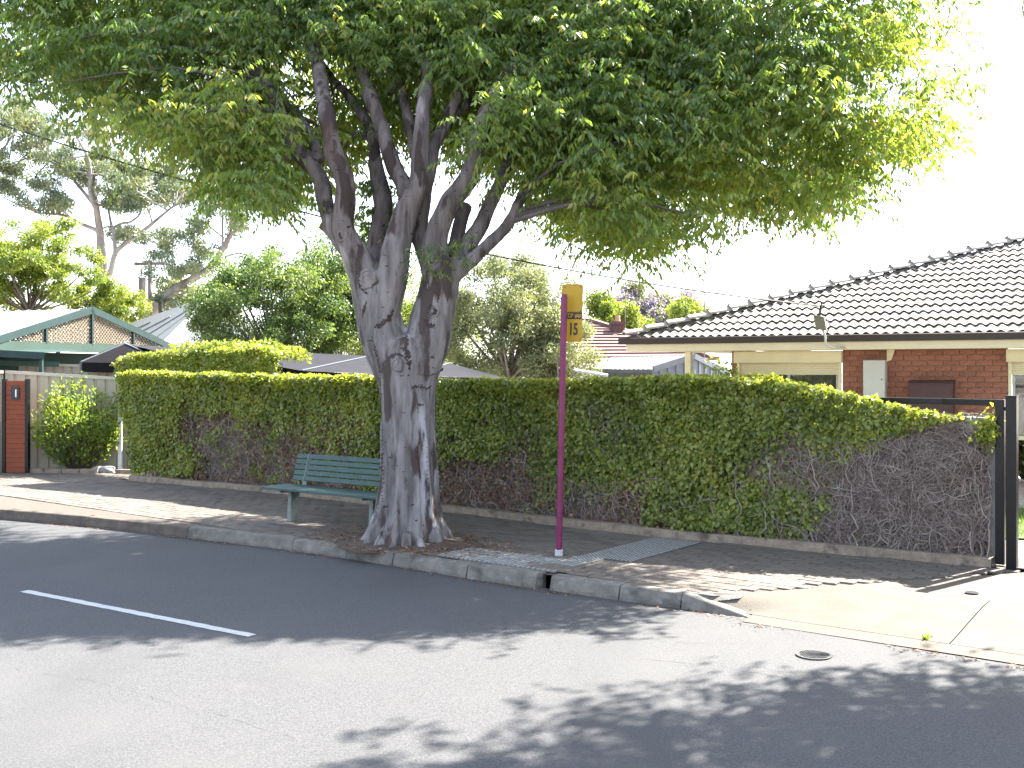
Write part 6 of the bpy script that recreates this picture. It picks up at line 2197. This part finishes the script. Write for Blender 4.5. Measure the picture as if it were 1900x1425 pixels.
# gum tree with bare crooked limbs
GD = 52.0
gum = empty('gum_tree', gbase(190, GD), 'tall gum tree with pale crooked limbs and open grey green foliage', 'tree', 'trees behind the hedge')
gl_ = [
    ([(200, 700, 0), (196, 560, 0), (190, 510, 0), (186, 440, 0), (178, 380, 0), (172, 330, 0.5), (185, 270, 1), (170, 210, 1)], [30, 26, 22, 14, 11, 10, 7, 4]),
    ([(188, 440, 0), (182, 400, -0.5), (168, 360, -1), (165, 300, -1.5), (140, 250, -2)], [12, 9, 8, 6, 3]),
    ([(192, 520, 0), (205, 505, -0.3), (214, 470, -0.5), (235, 450, -0.8), (270, 425, -1), (300, 400, -1.4), (325, 380, -1.6)], [14, 11, 9, 8, 7, 5, 3]),
    ([(214, 475, -0.5), (212, 440, -0.3), (205, 410, 0), (200, 380, 0.4)], [8, 7, 5, 3]),
    ([(205, 425, 0), (225, 415, 0.2), (245, 410, 0.4), (262, 390, 0.6), (256, 350, 0.8)], [5, 5, 4, 4, 2]),
    ([(186, 430, 0), (150, 415, 0.3), (120, 400, 0.5), (70, 395, 1.0)], [9, 7, 5, 3]),
    ([(178, 385, 0), (150, 350, 0.3), (115, 310, 0.6), (70, 270, 1.0), (20, 240, 1.4)], [7, 6, 5, 4, 2]),
]
mb = MB()
tips = []
for pp, rr in gl_:
    Q = [at(x, y, GD + dd) for x, y, dd in pp]
    P_, R_ = smooth_path(Q, [r / FPX * GD * 0.5 for r in rr], 5)
    mb.tube(P_, R_, 10)
    tips += P_[len(P_) // 3:]
mb.build('trunk', 'pale_bark', gum, smooth=True)
fol = [(40, 240, 75, 48, 9), (30, 320, 80, 50, 9), (110, 285, 55, 45, 5), (20, 200, 50, 30, 4), (100, 370, 60, 26, 5), (165, 330, 36, 28, 3), (190, 300, 40, 26, 4), (235, 330, 48, 28, 5), (290, 320, 55, 26, 5), (330, 352, 48, 26, 5), (262, 365, 45, 22, 4), (215, 375, 32, 22, 3), (225, 432, 22, 14, 2), (170, 255, 40, 28, 3), (370, 350, 20, 20, 2)]
C_, S_ = [], []
for (x, y, rx, ry, k) in fol:
    for q in range(k * 3):
        C_.append(tuple(at(x + random.gauss(0, rx * 0.48), y + random.gauss(0, ry * 0.48), GD + random.gauss(0, 1.6))))
C_ = np.array(C_)
def fuzzy(name, C, n_, size, leafL, leafW, m, parent, droop=0.6, seed=0):
    r_ = np.random.default_rng(seed)
    ci = r_.integers(0, len(C), n_)
    off = norm(r_.normal(size=(n_, 3))) * (r_.random(n_) ** 0.5)[:, None]
    P = C[ci] + off * size * np.array([1.2, 1.2, 0.7])
    D = r_.normal(0, 0.6, (n_, 3)) + np.array([0, 0, -droop])
    tint = np.clip(r_.random(len(C))[ci] * 0.55 + r_.normal(0.25, 0.2, n_), 0, 1)
    me = leaf_mesh(name, P, D, r_.normal(size=(n_, 3)) + np.array([0, 0, 0.3]), leafL * r_.uniform(0.7, 1.3, n_), leafW * r_.uniform(0.7, 1.3, n_), tint)
    return link(name, me, m, parent)
fuzzy('crown', C_, 46000, 0.46, 0.19, 0.062, 'gum_leaf', gum, seed=5)
mb = MB()
for k in range(0, len(C_), 2):
    c = Vector(tuple(C_[k]))
    p = min(tips, key=lambda q: (q - c).length)
    if (p - c).length < 4.5:
        P_, R_ = smooth_path([p, p.lerp(c, 0.5) + V(random.gauss(0, 0.15), 0, random.gauss(0.1, 0.15)), c], [0.05, 0.035, 0.012], 4)
        mb.tube(P_, R_, 5, caps=False)
tag(mb.build('branch', 'pale_bark', gum, smooth=True), kind='stuff')
# leaning pale limb of a second gum, by the poles
gum2 = empty('gum_tree', gbase(255, 49), 'leaning gum tree with one long pale limb beside the utility poles', 'tree', 'trees behind the hedge')
mb = MB()
tips = []
for pp, rr in (([(248, 700, 0), (270, 600, 0), (312, 548, 0), (350, 522, 0), (385, 500, 0), (412, 465, 0), (425, 440, 0), (440, 410, 0), (445, 385, 0)], [26, 22, 18, 15, 13, 11, 9, 7, 4]),
               ([(413, 462, 0), (413, 430, 0), (413, 390, 0), (412, 370, 0)], [5, 4, 3, 2]), ([(413, 440, 0), (390, 420, 0), (370, 392, 0)], [4, 3, 2]), ([(418, 476, 0), (445, 470, 0), (468, 478, 0)], [4, 3, 2]), ([(372, 512, 0), (330, 500, 0), (318, 470, 0)], [5, 3, 2]), ([(375, 528, 0), (400, 530, 0), (420, 540, 0)], [4, 3, 2])):
    P_, R_ = smooth_path([at(x, y, 49) for x, y, dd in pp], [r / FPX * 49 * 0.5 for r in rr], 5)
    mb.tube(P_, R_, 10)
mb.build('trunk', 'pale_bark', gum2, smooth=True)
C_ = np.array([tuple(at(random.gauss(x, rx), random.gauss(y, ry), 49 + random.gauss(0, 0.8))) for (x, y, rx, ry, k) in ((345, 445, 30, 22, 22), (300, 470, 20, 16, 8), (375, 480, 16, 14, 7), (395, 375, 22, 14, 8), (430, 400, 18, 20, 8), (455, 395, 20, 18, 8), (500, 390, 22, 14, 8), (320, 505, 18, 12, 6)) for _ in range(k)])
fuzzy('crown', C_, 12500, 0.42, 0.18, 0.06, 'gum_leaf', gum2, seed=6)
# palm by the poles
pm = empty('palm_tree', gbase(300, 47.5), 'small dark palm behind the utility poles', 'tree', 'trees behind the hedge')
pc0 = at(300, 560, 47.5)
MB().tube([V(pc0.x, pc0.y, -0.05), V(pc0.x + 0.05, pc0.y, 2.5), pc0], [0.2, 0.16, 0.15], 10).build('trunk', 'twig', pm, smooth=True)
for k in range(20):
    a = 2 * math.pi * k / 20 + random.gauss(0, 0.1)
    up = random.uniform(0.3, 1.5)
    L_ = random.uniform(1.1, 1.7)
    mb = MB()
    prev = None
    for j in range(9):
        f = j / 8
        p = pc0 + V(math.cos(a) * L_ * f, math.sin(a) * L_ * f, up * f - 1.1 * f * f)
        if prev is not None:
            t_ = (p - prev).normalized()
            s_ = t_.cross(V(0, 0, 1)).normalized()
            for sg_ in (-1, 1):
                for h_ in (0.0, 0.5):
                    q = prev.lerp(p, h_)
                    tip = q + s_ * sg_ * 0.34 * (1 - 0.6 * f) + t_ * 0.2 - V(0, 0, 0.12)
                    mb.add([q - t_ * 0.02, q + t_ * 0.03, tip], [(0, 1, 2)])
            mb.bar(prev, p, 0.02, 0.015)
        prev = p
    mb.build('frond', 'frond', pm)
